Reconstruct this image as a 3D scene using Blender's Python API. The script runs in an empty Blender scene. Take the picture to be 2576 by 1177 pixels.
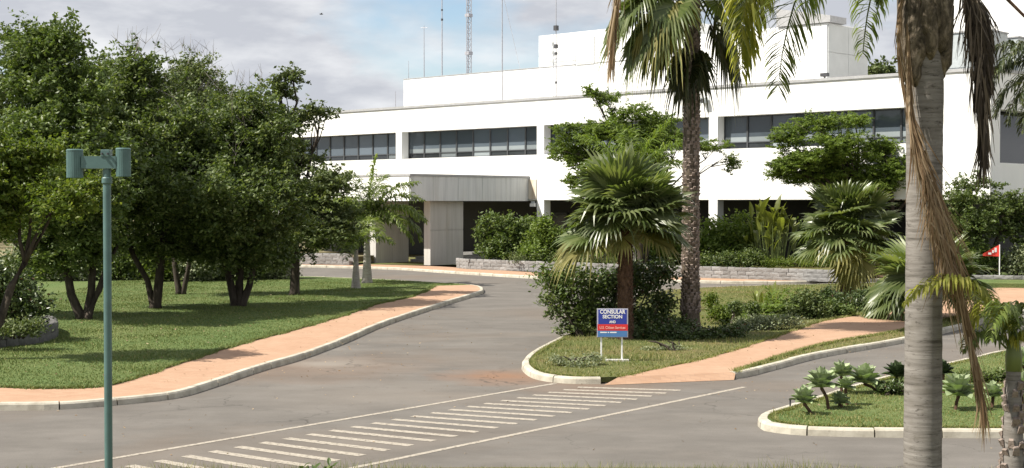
import bpy, bmesh, math, random
import numpy as np
from mathutils import Vector, Matrix
from math import radians as R

# ------------------------------------------------------------------ camera, sky, sun, exposure
SC = bpy.context.scene
COL = SC.collection
FPX, CX, CY, HZ, CAMZ = 3648.0, 1287.5, 588.5, 510.0, 3.5
TILT = math.atan((CY - HZ) / FPX)
cam_data = bpy.data.cameras.new('camera')
cam_data.sensor_width = 36.0
cam_data.lens = FPX / 2575.0 * 36.0
cam_data.clip_start = 0.1
cam_data.clip_end = 6000
cam = bpy.data.objects.new('camera', cam_data)
cam.location = (0, 0, CAMZ)
cam.rotation_euler = (math.pi / 2 - TILT, 0, 0)
COL.objects.link(cam)
SC.camera = cam

SUN_EL = R(50)
SUN_AZ = (-0.966, -0.259)
sdir = Vector((SUN_AZ[0] * math.cos(SUN_EL), SUN_AZ[1] * math.cos(SUN_EL), math.sin(SUN_EL)))
ld = bpy.data.lights.new('sun', 'SUN')
ld.energy = 5.0
ld.angle = R(0.53)
ld.color = (1.0, 0.94, 0.84)
sun = bpy.data.objects.new('sun', ld)
sun.rotation_euler = (-sdir).to_track_quat('-Z', 'Y').to_euler()
sun.location = (-30, -20, 60)
COL.objects.link(sun)

W = bpy.data.worlds.new('World')
SC.world = W
W.use_nodes = True
wt = W.node_tree
wt.nodes.clear()
def wn(t, **k):
    n = wt.nodes.new(t)
    for a, b in k.items(): setattr(n, a, b)
    return n
wl = wt.links.new
sky = wn('ShaderNodeTexSky', sky_type='NISHITA', sun_disc=False)
sky.sun_elevation = SUN_EL
sky.sun_rotation = math.atan2(SUN_AZ[0], SUN_AZ[1]) % (2 * math.pi)
sky.air_density = 1.0
sky.dust_density = 0.6
sky.ozone_density = 1.5
tc = wn('ShaderNodeTexCoord')
mp = wn('ShaderNodeMapping')
mp.inputs['Scale'].default_value = (1.0, 1.0, 2.6)
mp.inputs['Location'].default_value = (0.62, 0.2, 0.15)
wl(tc.outputs['Generated'], mp.inputs['Vector'])
n1 = wn('ShaderNodeTexNoise')
n1.inputs['Scale'].default_value = 4.2
n1.inputs['Detail'].default_value = 9
n1.inputs['Roughness'].default_value = 0.52
n1.inputs['Distortion'].default_value = 0.25
wl(mp.outputs[0], n1.inputs['Vector'])
r1 = wn('ShaderNodeValToRGB')
r1.color_ramp.elements[0].position = 0.33
r1.color_ramp.elements[1].position = 0.47
wl(n1.outputs['Fac'], r1.inputs[0])
mp2 = wn('ShaderNodeMapping')
mp2.inputs['Scale'].default_value = (1.0, 1.0, 3.4)
mp2.inputs['Location'].default_value = (3.1, 1.7, 0.35)
wl(tc.outputs['Generated'], mp2.inputs['Vector'])
n2 = wn('ShaderNodeTexNoise')
n2.inputs['Scale'].default_value = 7.0
n2.inputs['Detail'].default_value = 8
n2.inputs['Roughness'].default_value = 0.55
wl(mp2.outputs[0], n2.inputs['Vector'])
r2 = wn('ShaderNodeValToRGB')
r2.color_ramp.elements[0].position = 0.40
r2.color_ramp.elements[0].color = (0.43, 0.447, 0.49, 1)
r2.color_ramp.elements[1].position = 0.60
r2.color_ramp.elements[1].color = (0.68, 0.69, 0.705, 1)
wl(n2.outputs['Fac'], r2.inputs[0])
b1 = wn('ShaderNodeBackground')
b1.inputs['Strength'].default_value = 0.085
wl(sky.outputs[0], b1.inputs['Color'])
b2 = wn('ShaderNodeBackground')
b2.inputs['Strength'].default_value = 0.78
wl(r2.outputs[0], b2.inputs['Color'])
mx = wn('ShaderNodeMixShader')
wl(r1.outputs[0], mx.inputs[0])
wl(b1.outputs[0], mx.inputs[1])
wl(b2.outputs[0], mx.inputs[2])
wo = wn('ShaderNodeOutputWorld')
wl(mx.outputs[0], wo.inputs['Surface'])

SC.view_settings.view_transform = 'Standard'
SC.view_settings.look = 'None'
SC.view_settings.gamma = 1.0
SC.view_settings.use_curve_mapping = False
SC.view_settings.exposure = 0.82
SC.render.engine = 'CYCLES'
SC.cycles.use_denoising = True
SC.cycles.max_bounces = 6
SC.cycles.transparent_max_bounces = 4

# ------------------------------------------------------------------ helpers
def ray(px, py):
    dx, dy = (px - CX) / FPX, (CY - py) / FPX
    c, s = math.cos(TILT), math.sin(TILT)
    return Vector((dx, c + dy * s, -s + dy * c))
def G(px, py, z=0.0):
    r = ray(px, py)
    k = (z - CAMZ) / r.z
    return Vector((r.x * k, r.y * k, z))
def P(px, py, d):
    r = ray(px, py)
    k = d / r.y
    return Vector((r.x * k, d, CAMZ + r.z * k))
def tag(o, label=None, cat=None, group=None, kind=None):
    if label: o['label'] = label
    if cat: o['category'] = cat
    if group: o['group'] = group
    if kind: o['kind'] = kind
    return o
def empty(name, loc=(0, 0, 0), rz=0.0, parent=None):
    o = bpy.data.objects.new(name, None)
    o.empty_display_size = 0.2
    o.location = loc
    o.rotation_euler = (0, 0, rz)
    COL.objects.link(o)
    if parent: o.parent = parent
    return o
def inst(name, me, parent=None, loc=(0, 0, 0), rot=(0, 0, 0), sc=1.0):
    o = bpy.data.objects.new(name, me)
    o.location = loc
    o.rotation_euler = rot
    o.scale = (sc, sc, sc) if not hasattr(sc, '__len__') else sc
    COL.objects.link(o)
    if parent: o.parent = parent
    return o
def mesh(name, V, F, mat=None, smooth=False):
    me = bpy.data.meshes.new(name)
    me.from_pydata(V if isinstance(V, np.ndarray) else [tuple(v) for v in V], [], F)
    if mat is not None:
        for m in (mat if isinstance(mat, (list, tuple)) else [mat]): me.materials.append(m)
    if smooth: me.polygons.foreach_set('use_smooth', [True] * len(me.polygons))
    me.update()
    return me

class MB:
    def __init__(s): s.V, s.F = [], []
    def box(s, x0, x1, y0, y1, z0, z1):
        b = len(s.V)
        s.V += [(x0, y0, z0), (x1, y0, z0), (x1, y1, z0), (x0, y1, z0), (x0, y0, z1), (x1, y0, z1), (x1, y1, z1), (x0, y1, z1)]
        s.F += [tuple(b + i for i in f) for f in ((0, 3, 2, 1), (4, 5, 6, 7), (0, 1, 5, 4), (1, 2, 6, 5), (2, 3, 7, 6), (3, 0, 4, 7))]
        return s
    def tube(s, pts, rad, n=6, cap=True):
        pts = [Vector(p) for p in pts]
        m = len(pts)
        if not hasattr(rad, '__len__'): rad = [rad] * m
        b = len(s.V)
        ref = Vector((0.31, 0.17, 0.93))
        for i, p in enumerate(pts):
            t = (pts[min(i + 1, m - 1)] - pts[max(i - 1, 0)])
            if t.length < 1e-9: t = Vector((0, 0, 1))
            t.normalize()
            if abs(t.dot(ref)) > 0.97: rf = Vector((1, 0, 0))
            else: rf = ref
            a = t.cross(rf).normalized()
            c = t.cross(a)
            for k in range(n):
                g = 2 * math.pi * k / n
                s.V.append(tuple(p + (a * math.cos(g) + c * math.sin(g)) * rad[i]))
        for i in range(m - 1):
            for k in range(n):
                k2 = (k + 1) % n
                s.F.append((b + i * n + k, b + i * n + k2, b + (i + 1) * n + k2, b + (i + 1) * n + k))
        if cap:
            s.F.append(tuple(b + k for k in range(n))[::-1])
            s.F.append(tuple(b + (m - 1) * n + k for k in range(n)))
        return s
    def lathe(s, prof, n=16, c=(0, 0)):
        b = len(s.V)
        for r, z in prof:
            for k in range(n):
                g = 2 * math.pi * k / n
                s.V.append((c[0] + r * math.cos(g), c[1] + r * math.sin(g), z))
        m = len(prof)
        for i in range(m - 1):
            for k in range(n):
                k2 = (k + 1) % n
                s.F.append((b + i * n + k, b + i * n + k2, b + (i + 1) * n + k2, b + (i + 1) * n + k))
        s.F.append(tuple(b + k for k in range(n))[::-1])
        s.F.append(tuple(b + (m - 1) * n + k for k in range(n)))
        return s
    def prism(s, poly, z0, z1):
        b = len(s.V); n = len(poly)
        s.V += [(p[0], p[1], z0) for p in poly] + [(p[0], p[1], z1) for p in poly]
        s.F.append(tuple(range(b + n - 1, b - 1, -1)))
        s.F.append(tuple(range(b + n, b + 2 * n)))
        for i in range(n):
            j = (i + 1) % n
            s.F.append((b + i, b + j, b + n + j, b + n + i))
        return s
    def me(s, name, mat, smooth=False): return mesh(name, s.V, s.F, mat, smooth)
    def build(s, name, mat, parent=None, smooth=False, loc=(0, 0, 0), rz=0.0):
        return inst(name, s.me(name, mat, smooth), parent, loc, (0, 0, rz))

def bevel(o, w=0.01, seg=2):
    m = o.modifiers.new('bevel', 'BEVEL')
    m.width = w; m.segments = seg; m.limit_method = 'ANGLE'
    return o

# ------------------------------------------------------------------ materials
class NT:
    def __init__(s, name):
        s.m = bpy.data.materials.new(name)
        s.m.use_nodes = True
        s.t = s.m.node_tree
        s.t.nodes.clear()
        s.out = s.n('ShaderNodeOutputMaterial')
        s.b = s.n('ShaderNodeBsdfPrincipled')
        s.t.links.new(s.b.outputs[0], s.out.inputs[0])
    def n(s, t, **k):
        x = s.t.nodes.new(t)
        for a, b in k.items(): setattr(x, a, b)
        return x
    def l(s, a, b): s.t.links.new(a, b)
    def coord(s, scale=(1, 1, 1), which='Object', loc=(0, 0, 0)):
        c = s.n('ShaderNodeTexCoord'); m = s.n('ShaderNodeMapping')
        m.inputs['Scale'].default_value = scale
        m.inputs['Location'].default_value = loc
        s.l(c.outputs[which], m.inputs['Vector'])
        return m.outputs[0]
    def noise(s, vec, scale=5, detail=5, rough=0.55, dist=0.0):
        x = s.n('ShaderNodeTexNoise')
        x.inputs['Scale'].default_value = scale
        x.inputs['Detail'].default_value = detail
        x.inputs['Roughness'].default_value = rough
        x.inputs['Distortion'].default_value = dist
        if vec is not None: s.l(vec, x.inputs['Vector'])
        return x.outputs['Fac']
    def ramp(s, fac, stops):
        x = s.n('ShaderNodeValToRGB')
        e = x.color_ramp.elements
        while len(e) < len(stops): e.new(0.5)
        for i, (p, c) in enumerate(stops):
            e[i].position = p
            e[i].color = (c, c, c, 1) if not hasattr(c, '__len__') else (*c, 1)
        s.l(fac, x.inputs[0])
        return x.outputs[0]
    def mix(s, fac, a, b, mode='MIX'):
        x = s.n('ShaderNodeMix', data_type='RGBA', blend_type=mode)
        for sock, v in ((x.inputs[0], fac), (x.inputs[6], a), (x.inputs[7], b)):
            if hasattr(v, 'is_output'): s.l(v, sock)
            elif hasattr(v, '__len__'): sock.default_value = (*v, 1)
            else: sock.default_value = v
        return x.outputs[2]
    def bump(s, h, strength=0.3, dist=0.02):
        x = s.n('ShaderNodeBump')
        x.inputs['Strength'].default_value = strength
        x.inputs['Distance'].default_value = dist
        s.l(h, x.inputs['Height'])
        s.l(x.outputs[0], s.b.inputs['Normal'])
    def fin(s, col, rough=0.8, spec=0.3, metal=0.0):
        if hasattr(col, 'is_output'): s.l(col, s.b.inputs['Base Color'])
        else: s.b.inputs['Base Color'].default_value = (*col, 1)
        if hasattr(rough, 'is_output'): s.l(rough, s.b.inputs['Roughness'])
        else: s.b.inputs['Roughness'].default_value = rough
        s.b.inputs['Specular IOR Level'].default_value = spec
        s.b.inputs['Metallic'].default_value = metal
        return s.m

def plain(name, c, rough=0.6, spec=0.3, metal=0.0, var=0.12, scale=6):
    t = NT(name)
    f = t.noise(t.coord(), scale, 5)
    k0, k1 = 1 - var, 1 + var
    return t.fin(t.ramp(f, [(0.3, tuple(x * k0 for x in c)), (0.7, tuple(min(1, x * k1) for x in c))]), rough, spec, metal)

def leafmat(name, stops, rough=0.45, trans=0.3, spec=0.25, tcol=None, obj_var=0.0):
    t = NT(name)
    g = t.n('ShaderNodeNewGeometry')
    c = t.ramp(g.outputs['Random Per Island'], stops)
    if obj_var:
        oi = t.n('ShaderNodeObjectInfo')
        f = t.ramp(oi.outputs['Random'], [(0, 1 - obj_var), (1, 1 + obj_var)])
        c = t.mix(1.0, c, f, 'MULTIPLY')
    t.fin(c, rough, spec)
    tr = t.n('ShaderNodeBsdfTranslucent')
    c2 = t.mix(1.0, c, (1.5, 1.55, 0.7), 'MULTIPLY')
    t.l(c2, tr.inputs['Color'])
    mxs = t.n('ShaderNodeMixShader')
    mxs.inputs[0].default_value = trans
    t.l(t.b.outputs[0], mxs.inputs[1]); t.l(tr.outputs[0], mxs.inputs[2])
    t.l(mxs.outputs[0], t.out.inputs[0])
    return t.m

M = {}
# setting
t = NT('asphalt')
co = t.coord()
big = t.noise(co, 0.10, 6, 0.6, 0.6)
fine = t.noise(co, 42, 4, 0.7)
mid = t.noise(t.coord((0.7, 1.1, 1)), 0.8, 7, 0.66)
c = t.ramp(mid, [(0.28, (0.108, 0.099, 0.089)), (0.5, (0.138, 0.127, 0.114)), (0.74, (0.176, 0.162, 0.146))])
dust = t.ramp(big, [(0.50, 0.0), (0.72, 0.55)])
c = t.mix(dust, c, (0.17, 0.125, 0.09))
# two lasting stains: red earth washed out at the tip of the sign island, and by the left kerb
for (px, py, rad, amt, colr) in ((1265, 946, 1.6, 0.8, (0.23, 0.125, 0.072)), (770, 925, 3.4, 0.45, (0.19, 0.115, 0.07)), (820, 915, 1.3, 0.55, (0.27, 0.25, 0.22)), (950, 990, 2.6, 0.32, (0.23, 0.20, 0.17)), (1480, 972, 1.8, 0.4, (0.2, 0.12, 0.07))):
    g = G(px, py)
    gp = t.n('ShaderNodeVectorMath', operation='DISTANCE')
    cc = t.n('ShaderNodeTexCoord')
    jit = t.n('ShaderNodeTexNoise'); jit.inputs['Scale'].default_value = 0.9; jit.inputs['Detail'].default_value = 6
    t.l(cc.outputs['Object'], jit.inputs['Vector'])
    add = t.n('ShaderNodeVectorMath', operation='MULTIPLY_ADD')
    t.l(jit.outputs['Color'], add.inputs[0]); add.inputs[1].default_value = (rad * 1.1, rad * 1.1, 0)
    t.l(cc.outputs['Object'], add.inputs[2])
    t.l(add.outputs[0], gp.inputs[0]); gp.inputs[1].default_value = (g.x + rad * 0.55, g.y + rad * 0.55, 0)
    dv = t.n('ShaderNodeMath', operation='DIVIDE'); t.l(gp.outputs['Value'], dv.inputs[0]); dv.inputs[1].default_value = rad
    f = t.ramp(dv.outputs[0], [(0.15, amt), (1.0, 0.0)])
    c = t.mix(f, c, colr)
c = t.mix(t.ramp(fine, [(0.35, 0.28), (0.65, 0.0)]), c, (0.07, 0.062, 0.055))
vo = t.n('ShaderNodeTexVoronoi', feature='DISTANCE_TO_EDGE')
vo.inputs['Scale'].default_value = 0.42
wob = t.n('ShaderNodeTexNoise'); wob.inputs['Scale'].default_value = 1.3; wob.inputs['Detail'].default_value = 5
t.l(co, wob.inputs['Vector'])
ma = t.n('ShaderNodeVectorMath', operation='MULTIPLY_ADD'); t.l(wob.outputs['Color'], ma.inputs[0]); ma.inputs[1].default_value = (1.6, 1.6, 0); t.l(co, ma.inputs[2])
t.l(ma.outputs[0], vo.inputs['Vector'])
ck = t.ramp(vo.outputs['Distance'], [(0.0, 0.75), (0.012, 0.0)])
cm = t.ramp(t.noise(co, 0.22, 4), [(0.48, 0.0), (0.6, 1.0)])
c = t.mix(t.mix(1.0, ck, cm, 'MULTIPLY'), c, (0.05, 0.045, 0.04))
c = t.mix(t.ramp(t.noise(t.coord((1.2, 1.0, 1)), 1.7, 7, 0.7), [(0.60, 0.0), (0.78, 0.5)]), c, (0.075, 0.068, 0.062))
c = t.mix(t.ramp(t.noise(t.coord((0.25, 0.7, 1), loc=(4, 2, 0)), 0.7, 6, 0.65), [(0.55, 0.0), (0.75, 0.28)]), c, (0.20, 0.18, 0.155))
t.bump(fine, 0.25, 0.01)
M['asphalt'] = t.fin(c, 0.9, 0.2)

t = NT('red_pavers')
co = t.coord()
br = t.n('ShaderNodeTexBrick')
br.inputs['Scale'].default_value = 1.0
br.inputs['Brick Width'].default_value = 0.2
br.inputs['Row Height'].default_value = 0.1
br.inputs['Mortar Size'].default_value = 0.006
br.inputs['Color1'].default_value = (0.335, 0.208, 0.134, 1)
br.inputs['Color2'].default_value = (0.385, 0.248, 0.165, 1)
br.inputs['Mortar'].default_value = (0.31, 0.20, 0.14, 1)
t.l(t.coord(), br.inputs['Vector'])
w = t.noise(co, 0.55, 6, 0.6)
c = t.mix(t.ramp(w, [(0.42, 0.0), (0.75, 0.5)]), br.outputs['Color'], (0.42, 0.29, 0.20))
c = t.mix(t.ramp(t.noise(co, 2.6, 6, 0.65), [(0.52, 0.0), (0.8, 0.45)]), c, (0.30, 0.165, 0.10))
t.bump(t.noise(co, 25, 3), 0.2, 0.008)
M['pavers'] = t.fin(c, 0.9, 0.2)

def lawnmat(name, a, b, dry, dryamt=0.4):
    t = NT(name)
    co = t.coord()
    c = t.ramp(t.noise(co, 7, 7, 0.72), [(0.3, a), (0.68, b)])
    c = t.mix(t.ramp(t.noise(co, 0.35, 6, 0.62), [(0.42, 0.0), (0.70, dryamt)]), c, dry)
    c = t.mix(t.ramp(t.noise(co, 28, 3, 0.7), [(0.38, 0.5), (0.6, 0.0)]), c, tuple(x * 0.45 for x in a))
    t.bump(t.noise(co, 22, 4, 0.7), 0.7, 0.05)
    return t.fin(c, 0.95, 0.1)
M['lawn'] = lawnmat('lawn_grass', (0.074, 0.116, 0.036), (0.136, 0.186, 0.066), (0.19, 0.195, 0.08), 0.65)
M['rough_grass'] = lawnmat('rough_grass', (0.085, 0.105, 0.035), (0.15, 0.165, 0.06), (0.22, 0.15, 0.08), 0.75)
M['soil'] = lawnmat('scrub_soil', (0.12, 0.11, 0.06), (0.24, 0.21, 0.12), (0.30, 0.24, 0.15), 0.6)

M['dry_soil'] = lawnmat('dry_soil', (0.20, 0.175, 0.10), (0.33, 0.29, 0.18), (0.38, 0.31, 0.20), 0.6)

t = NT('kerb_concrete')
co = t.coord(which='Generated')
co = t.coord()
oi = t.n('ShaderNodeObjectInfo')
c = t.ramp(t.noise(co, 3.0, 7, 0.65), [(0.3, (0.30, 0.275, 0.22)), (0.55, (0.46, 0.43, 0.355)), (0.8, (0.53, 0.50, 0.43))])
c = t.mix(t.ramp(oi.outputs['Random'], [(0, 0.0), (1, 0.22)]), c, (0.30, 0.26, 0.21))
c = t.mix(t.ramp(t.noise(co, 9.0, 6, 0.7), [(0.6, 0.0), (0.72, 0.7)]), c, (0.22, 0.19, 0.15))
t.bump(t.noise(co, 30, 4), 0.3, 0.01)
M['kerb'] = t.fin(c, 0.85, 0.2)

t = NT('road_paint')
co = t.coord()
c = t.ramp(t.noise(co, 14, 6, 0.75), [(0.37, (0.15, 0.132, 0.113)), (0.50, (0.33, 0.295, 0.245)), (0.75, (0.42, 0.38, 0.32))])
M['paint'] = t.fin(c, 0.8, 0.2)

# building
t = NT('white_painted_wall')
co = t.coord()
c = t.ramp(t.noise(t.coord((1, 1, 0.25)), 0.8, 6, 0.6), [(0.3, (0.78, 0.78, 0.76)), (0.7, (0.84, 0.84, 0.825))])
M['white'] = t.fin(c, 0.75, 0.25)
t = NT('board_marked_concrete')
co = t.coord((1, 1, 0.06))
st = t.noise(co, 5.5, 6, 0.65)
c = t.ramp(st, [(0.28, (0.50, 0.51, 0.515)), (0.52, (0.62, 0.63, 0.63)), (0.78, (0.70, 0.705, 0.70))])
c = t.mix(t.ramp(t.noise(t.coord((1, 1, 0.3)), 0.9, 5), [(0.52, 0.0), (0.8, 0.35)]), c, (0.52, 0.47, 0.38))
t.bump(st, 0.3, 0.02)
M['concrete'] = t.fin(c, 0.85, 0.2)
t = NT('shaded_pillar_concrete')  # canopy concrete darkened in colour for the deep shade beneath it
st = t.noise(t.coord((1, 1, 0.06)), 5.5, 6, 0.6)
c = t.ramp(st, [(0.28, (0.42, 0.405, 0.375)), (0.52, (0.48, 0.468, 0.44)), (0.78, (0.54, 0.53, 0.50))])
c = t.mix(t.ramp(t.noise(t.coord((1, 1, 0.4)), 0.8, 5), [(0.52, 0.0), (0.78, 0.45)]), c, (0.48, 0.39, 0.27))
t.bump(st, 0.3, 0.02)
M['pillar'] = t.fin(c, 0.85, 0.2)
t = NT('stained_concrete')
c = t.ramp(t.noise(t.coord((1, 1, 0.5)), 2.2, 6, 0.65), [(0.3, (0.48, 0.37, 0.24)), (0.6, (0.66, 0.61, 0.52)), (0.8, (0.72, 0.69, 0.62))])
M['stained'] = t.fin(c, 0.85, 0.2)
M['coping'] = plain('grey_metal_coping', (0.36, 0.36, 0.365), 0.6, 0.3)
M['shade_panel'] = plain('grey_shade_cladding', (0.50, 0.51, 0.50), 0.6, 0.3, var=0.06, scale=1.2)  # white tower cladding greyed to paint in the shade of its right side
M['dark'] = plain('dark_interior', (0.022, 0.022, 0.021), 0.5, 0.3)
M['frame'] = plain('dark_window_frame', (0.055, 0.058, 0.062), 0.45, 0.4)
def glass(name, c, rough=0.06):
    t = NT(name)
    oi = t.n('ShaderNodeObjectInfo')
    f = t.ramp(oi.outputs['Random'], [(0, tuple(x * 0.6 for x in c)), (1, tuple(x * 1.35 for x in c))])
    t.fin(f, rough, 0.5)
    return t.m
M['glass'] = glass('tinted_glass', (0.085, 0.105, 0.125))
M['glass_low'] = glass('sky_tinted_lower_glass', (0.20, 0.225, 0.235))  # paler base colour paints the sky reflected in the lower panes
M['glass_dark'] = glass('dark_glass', (0.03, 0.034, 0.037))
M['grey_metal'] = plain('weathered_grey_metal', (0.36, 0.39, 0.40), 0.5, 0.4)
M['dark_metal'] = plain('dark_metal', (0.06, 0.06, 0.065), 0.5, 0.4)
M['antenna'] = plain('galvanised_aerial', (0.40, 0.40, 0.43), 0.5, 0.4, 0.4)
M['white_metal'] = plain('white_enamel', (0.8, 0.8, 0.8), 0.4, 0.4, var=0.03)
t = NT('rough_stone')
oi = t.n('ShaderNodeObjectInfo')
c = t.ramp(oi.outputs['Random'], [(0, (0.215, 0.21, 0.205)), (0.5, (0.265, 0.26, 0.255)), (0.92, (0.31, 0.305, 0.30)), (1, (0.42, 0.41, 0.40))])
c = t.mix(t.ramp(t.noise(t.coord(), 9, 6, 0.7), [(0.4, 0.55), (0.65, 0.0)]), c, (0.17, 0.165, 0.155))
t.bump(t.noise(t.coord(), 14, 5), 0.6, 0.02)
M['stone'] = t.fin(c, 0.9, 0.2)
M['mortar'] = plain('wall_mortar', (0.25, 0.245, 0.238), 0.95, 0.1)

M['shaded_stone'] = plain('shaded_planter_stone', (0.115, 0.112, 0.108), 0.9, 0.2, var=0.3, scale=8)  # stone colour darkened to paint the shade on the left planter wall

# vegetation
M['leaf_deep'] = leafmat('deep_green_leaf', [(0, (0.044, 0.066, 0.018)), (0.45, (0.078, 0.114, 0.032)), (0.8, (0.130, 0.168, 0.056)), (1, (0.19, 0.22, 0.095))], 0.42, 0.32)
M['leaf_mid'] = leafmat('mid_green_leaf', [(0, (0.048, 0.074, 0.018)), (0.5, (0.088, 0.130, 0.034)), (0.85, (0.130, 0.174, 0.052)), (1, (0.18, 0.21, 0.082))], 0.45, 0.28)
M['leaf_bright'] = leafmat('yellow_green_leaf', [(0, (0.055, 0.090, 0.012)), (0.5, (0.100, 0.145, 0.022)), (1, (0.165, 0.195, 0.040))], 0.45, 0.35)
M['leaf_olive'] = leafmat('olive_leaf', [(0, (0.055, 0.080, 0.026)), (0.5, (0.095, 0.128, 0.044)), (1, (0.165, 0.19, 0.08))], 0.55, 0.25)
M['leaf_grey'] = leafmat('grey_green_leaf', [(0, (0.12, 0.15, 0.08)), (0.5, (0.20, 0.23, 0.13)), (1, (0.31, 0.33, 0.21))], 0.6, 0.2)
M['leaf_dark'] = leafmat('dark_shrub_leaf', [(0, (0.030, 0.050, 0.014)), (0.6, (0.066, 0.100, 0.028)), (0.93, (0.085, 0.112, 0.038)), (1, (0.13, 0.07, 0.045))], 0.36, 0.18, 0.35)
M['feathery'] = leafmat('feathery_leaflet', [(0, (0.075, 0.120, 0.020)), (0.5, (0.122, 0.178, 0.034)), (1, (0.18, 0.23, 0.056))], 0.5, 0.35)
M['fan'] = leafmat('fan_frond', [(0, (0.070, 0.102, 0.030)), (0.5, (0.118, 0.152, 0.052)), (1, (0.190, 0.220, 0.098))], 0.34, 0.35, 0.45, obj_var=0.3)
M['fan_dark'] = leafmat('old_fan_frond', [(0, (0.030, 0.042, 0.015)), (0.6, (0.055, 0.068, 0.026)), (1, (0.10, 0.10, 0.045))], 0.4, 0.2, 0.35, obj_var=0.3)
M['fan_dry'] = leafmat('dry_fan_frond', [(0, (0.15, 0.15, 0.05)), (0.5, (0.23, 0.22, 0.08)), (1, (0.33, 0.30, 0.12))], 0.5, 0.35, obj_var=0.25)
M['feather'] = leafmat('feather_frond', [(0, (0.080, 0.115, 0.024)), (0.5, (0.130, 0.172, 0.040)), (1, (0.20, 0.24, 0.075))], 0.4, 0.35, 0.35, obj_var=0.25)
M['feather_yellow'] = leafmat('yellowing_frond', [(0, (0.18, 0.20, 0.034)), (0.5, (0.27, 0.275, 0.056)), (1, (0.38, 0.36, 0.10))], 0.4, 0.5, 0.35)
M['feather_dark'] = leafmat('dark_frond', [(0, (0.022, 0.032, 0.012)), (0.6, (0.045, 0.058, 0.022)), (1, (0.085, 0.095, 0.04))], 0.45, 0.2, obj_var=0.2)
M['dead'] = leafmat('dead_brown_frond', [(0, (0.12, 0.075, 0.042)), (0.5, (0.24, 0.165, 0.10)), (1, (0.40, 0.31, 0.21))], 0.7, 0.15, 0.1)
M['dead_dark'] = leafmat('dead_dark_frond', [(0, (0.028, 0.022, 0.018)), (0.5, (0.075, 0.06, 0.048)), (0.85, (0.15, 0.12, 0.095)), (1, (0.28, 0.23, 0.19))], 0.7, 0.1, 0.1)
M['agave'] = leafmat('agave_leaf', [(0, (0.26, 0.33, 0.17)), (1, (0.35, 0.41, 0.24))], 0.5, 0.25, 0.3, obj_var=0.3)
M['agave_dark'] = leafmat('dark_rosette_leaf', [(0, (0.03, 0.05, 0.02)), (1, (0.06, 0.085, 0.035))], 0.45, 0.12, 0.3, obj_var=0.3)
M['blade'] = leafmat('grass_blade', [(0, (0.082, 0.120, 0.034)), (0.5, (0.135, 0.180, 0.058)), (0.85, (0.17, 0.20, 0.065)), (1, (0.27, 0.25, 0.11))], 0.6, 0.12, 0.15)
M['blade_dry'] = leafmat('dry_grass_blade', [(0, (0.092, 0.125, 0.034)), (0.5, (0.165, 0.190, 0.065)), (1, (0.36, 0.31, 0.16))], 0.65, 0.3, 0.15)
M['banana'] = leafmat('broad_tropical_leaf', [(0, (0.11, 0.14, 0.028)), (1, (0.19, 0.21, 0.05))], 0.38, 0.35, 0.4, obj_var=0.3)
def bark(name, a, b, sc=(1, 1, 0.25), scale=9):
    t = NT(name)
    f = t.noise(t.coord(sc), scale, 6, 0.65)
    t.bump(f, 0.7, 0.04)
    return t.fin(t.ramp(f, [(0.32, a), (0.68, b)]), 0.9, 0.15)
M['bark'] = bark('dark_bark', (0.026, 0.021, 0.017), (0.085, 0.069, 0.055))
M['bark_grey'] = bark('grey_bark', (0.12, 0.105, 0.09), (0.27, 0.245, 0.215))
M['fibre'] = bark('brown_palm_fibre', (0.045, 0.026, 0.017), (0.145, 0.088, 0.06), (1, 1, 0.5), 16)
M['boot'] = bark('old_leaf_base', (0.15, 0.115, 0.095), (0.34, 0.28, 0.245), (1, 1, 1), 20)
M['boot_dark'] = bark('dark_leaf_base', (0.035, 0.028, 0.020), (0.17, 0.135, 0.10), (1, 1, 0.4), 12)
t = NT('mottled_leaf_base')
f = t.noise(t.coord((1, 1, 0.55)), 9, 7, 0.72, 0.5)
t.bump(f, 0.8, 0.05)
M['mottled'] = t.fin(t.ramp(f, [(0.34, (0.028, 0.024, 0.018)), (0.48, (0.10, 0.082, 0.06)), (0.58, (0.20, 0.165, 0.125)), (0.72, (0.34, 0.29, 0.235))]), 0.9, 0.15)
t = NT('smooth_palm_trunk')
f = t.noise(t.coord((0.55, 0.55, 7.0)), 3.2, 8, 0.68, 0.4)
f2 = t.noise(t.coord((1, 1, 1.6)), 2.4, 6, 0.6)
c = t.ramp(f, [(0.28, (0.075, 0.067, 0.058)), (0.46, (0.175, 0.160, 0.145)), (0.7, (0.255, 0.237, 0.218))])
c = t.mix(t.ramp(f2, [(0.52, 0.0), (0.68, 0.75)]), c, (0.15, 0.135, 0.115))
f3 = t.noise(t.coord((1.3, 1.3, 5)), 6.5, 7, 0.75, 0.3)
c = t.mix(t.ramp(f3, [(0.56, 0.0), (0.66, 0.85)]), c, (0.06, 0.052, 0.045))
t.bump(f, 0.5, 0.015)
M['ring_trunk'] = t.fin(c, 0.9, 0.15)
M['pale_trunk'] = bark('pale_smooth_trunk', (0.26, 0.235, 0.205), (0.42, 0.39, 0.35), (1, 1, 3), 4)
M['sheath'] = plain('green_sheath', (0.13, 0.165, 0.05), 0.4, 0.4)

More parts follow.
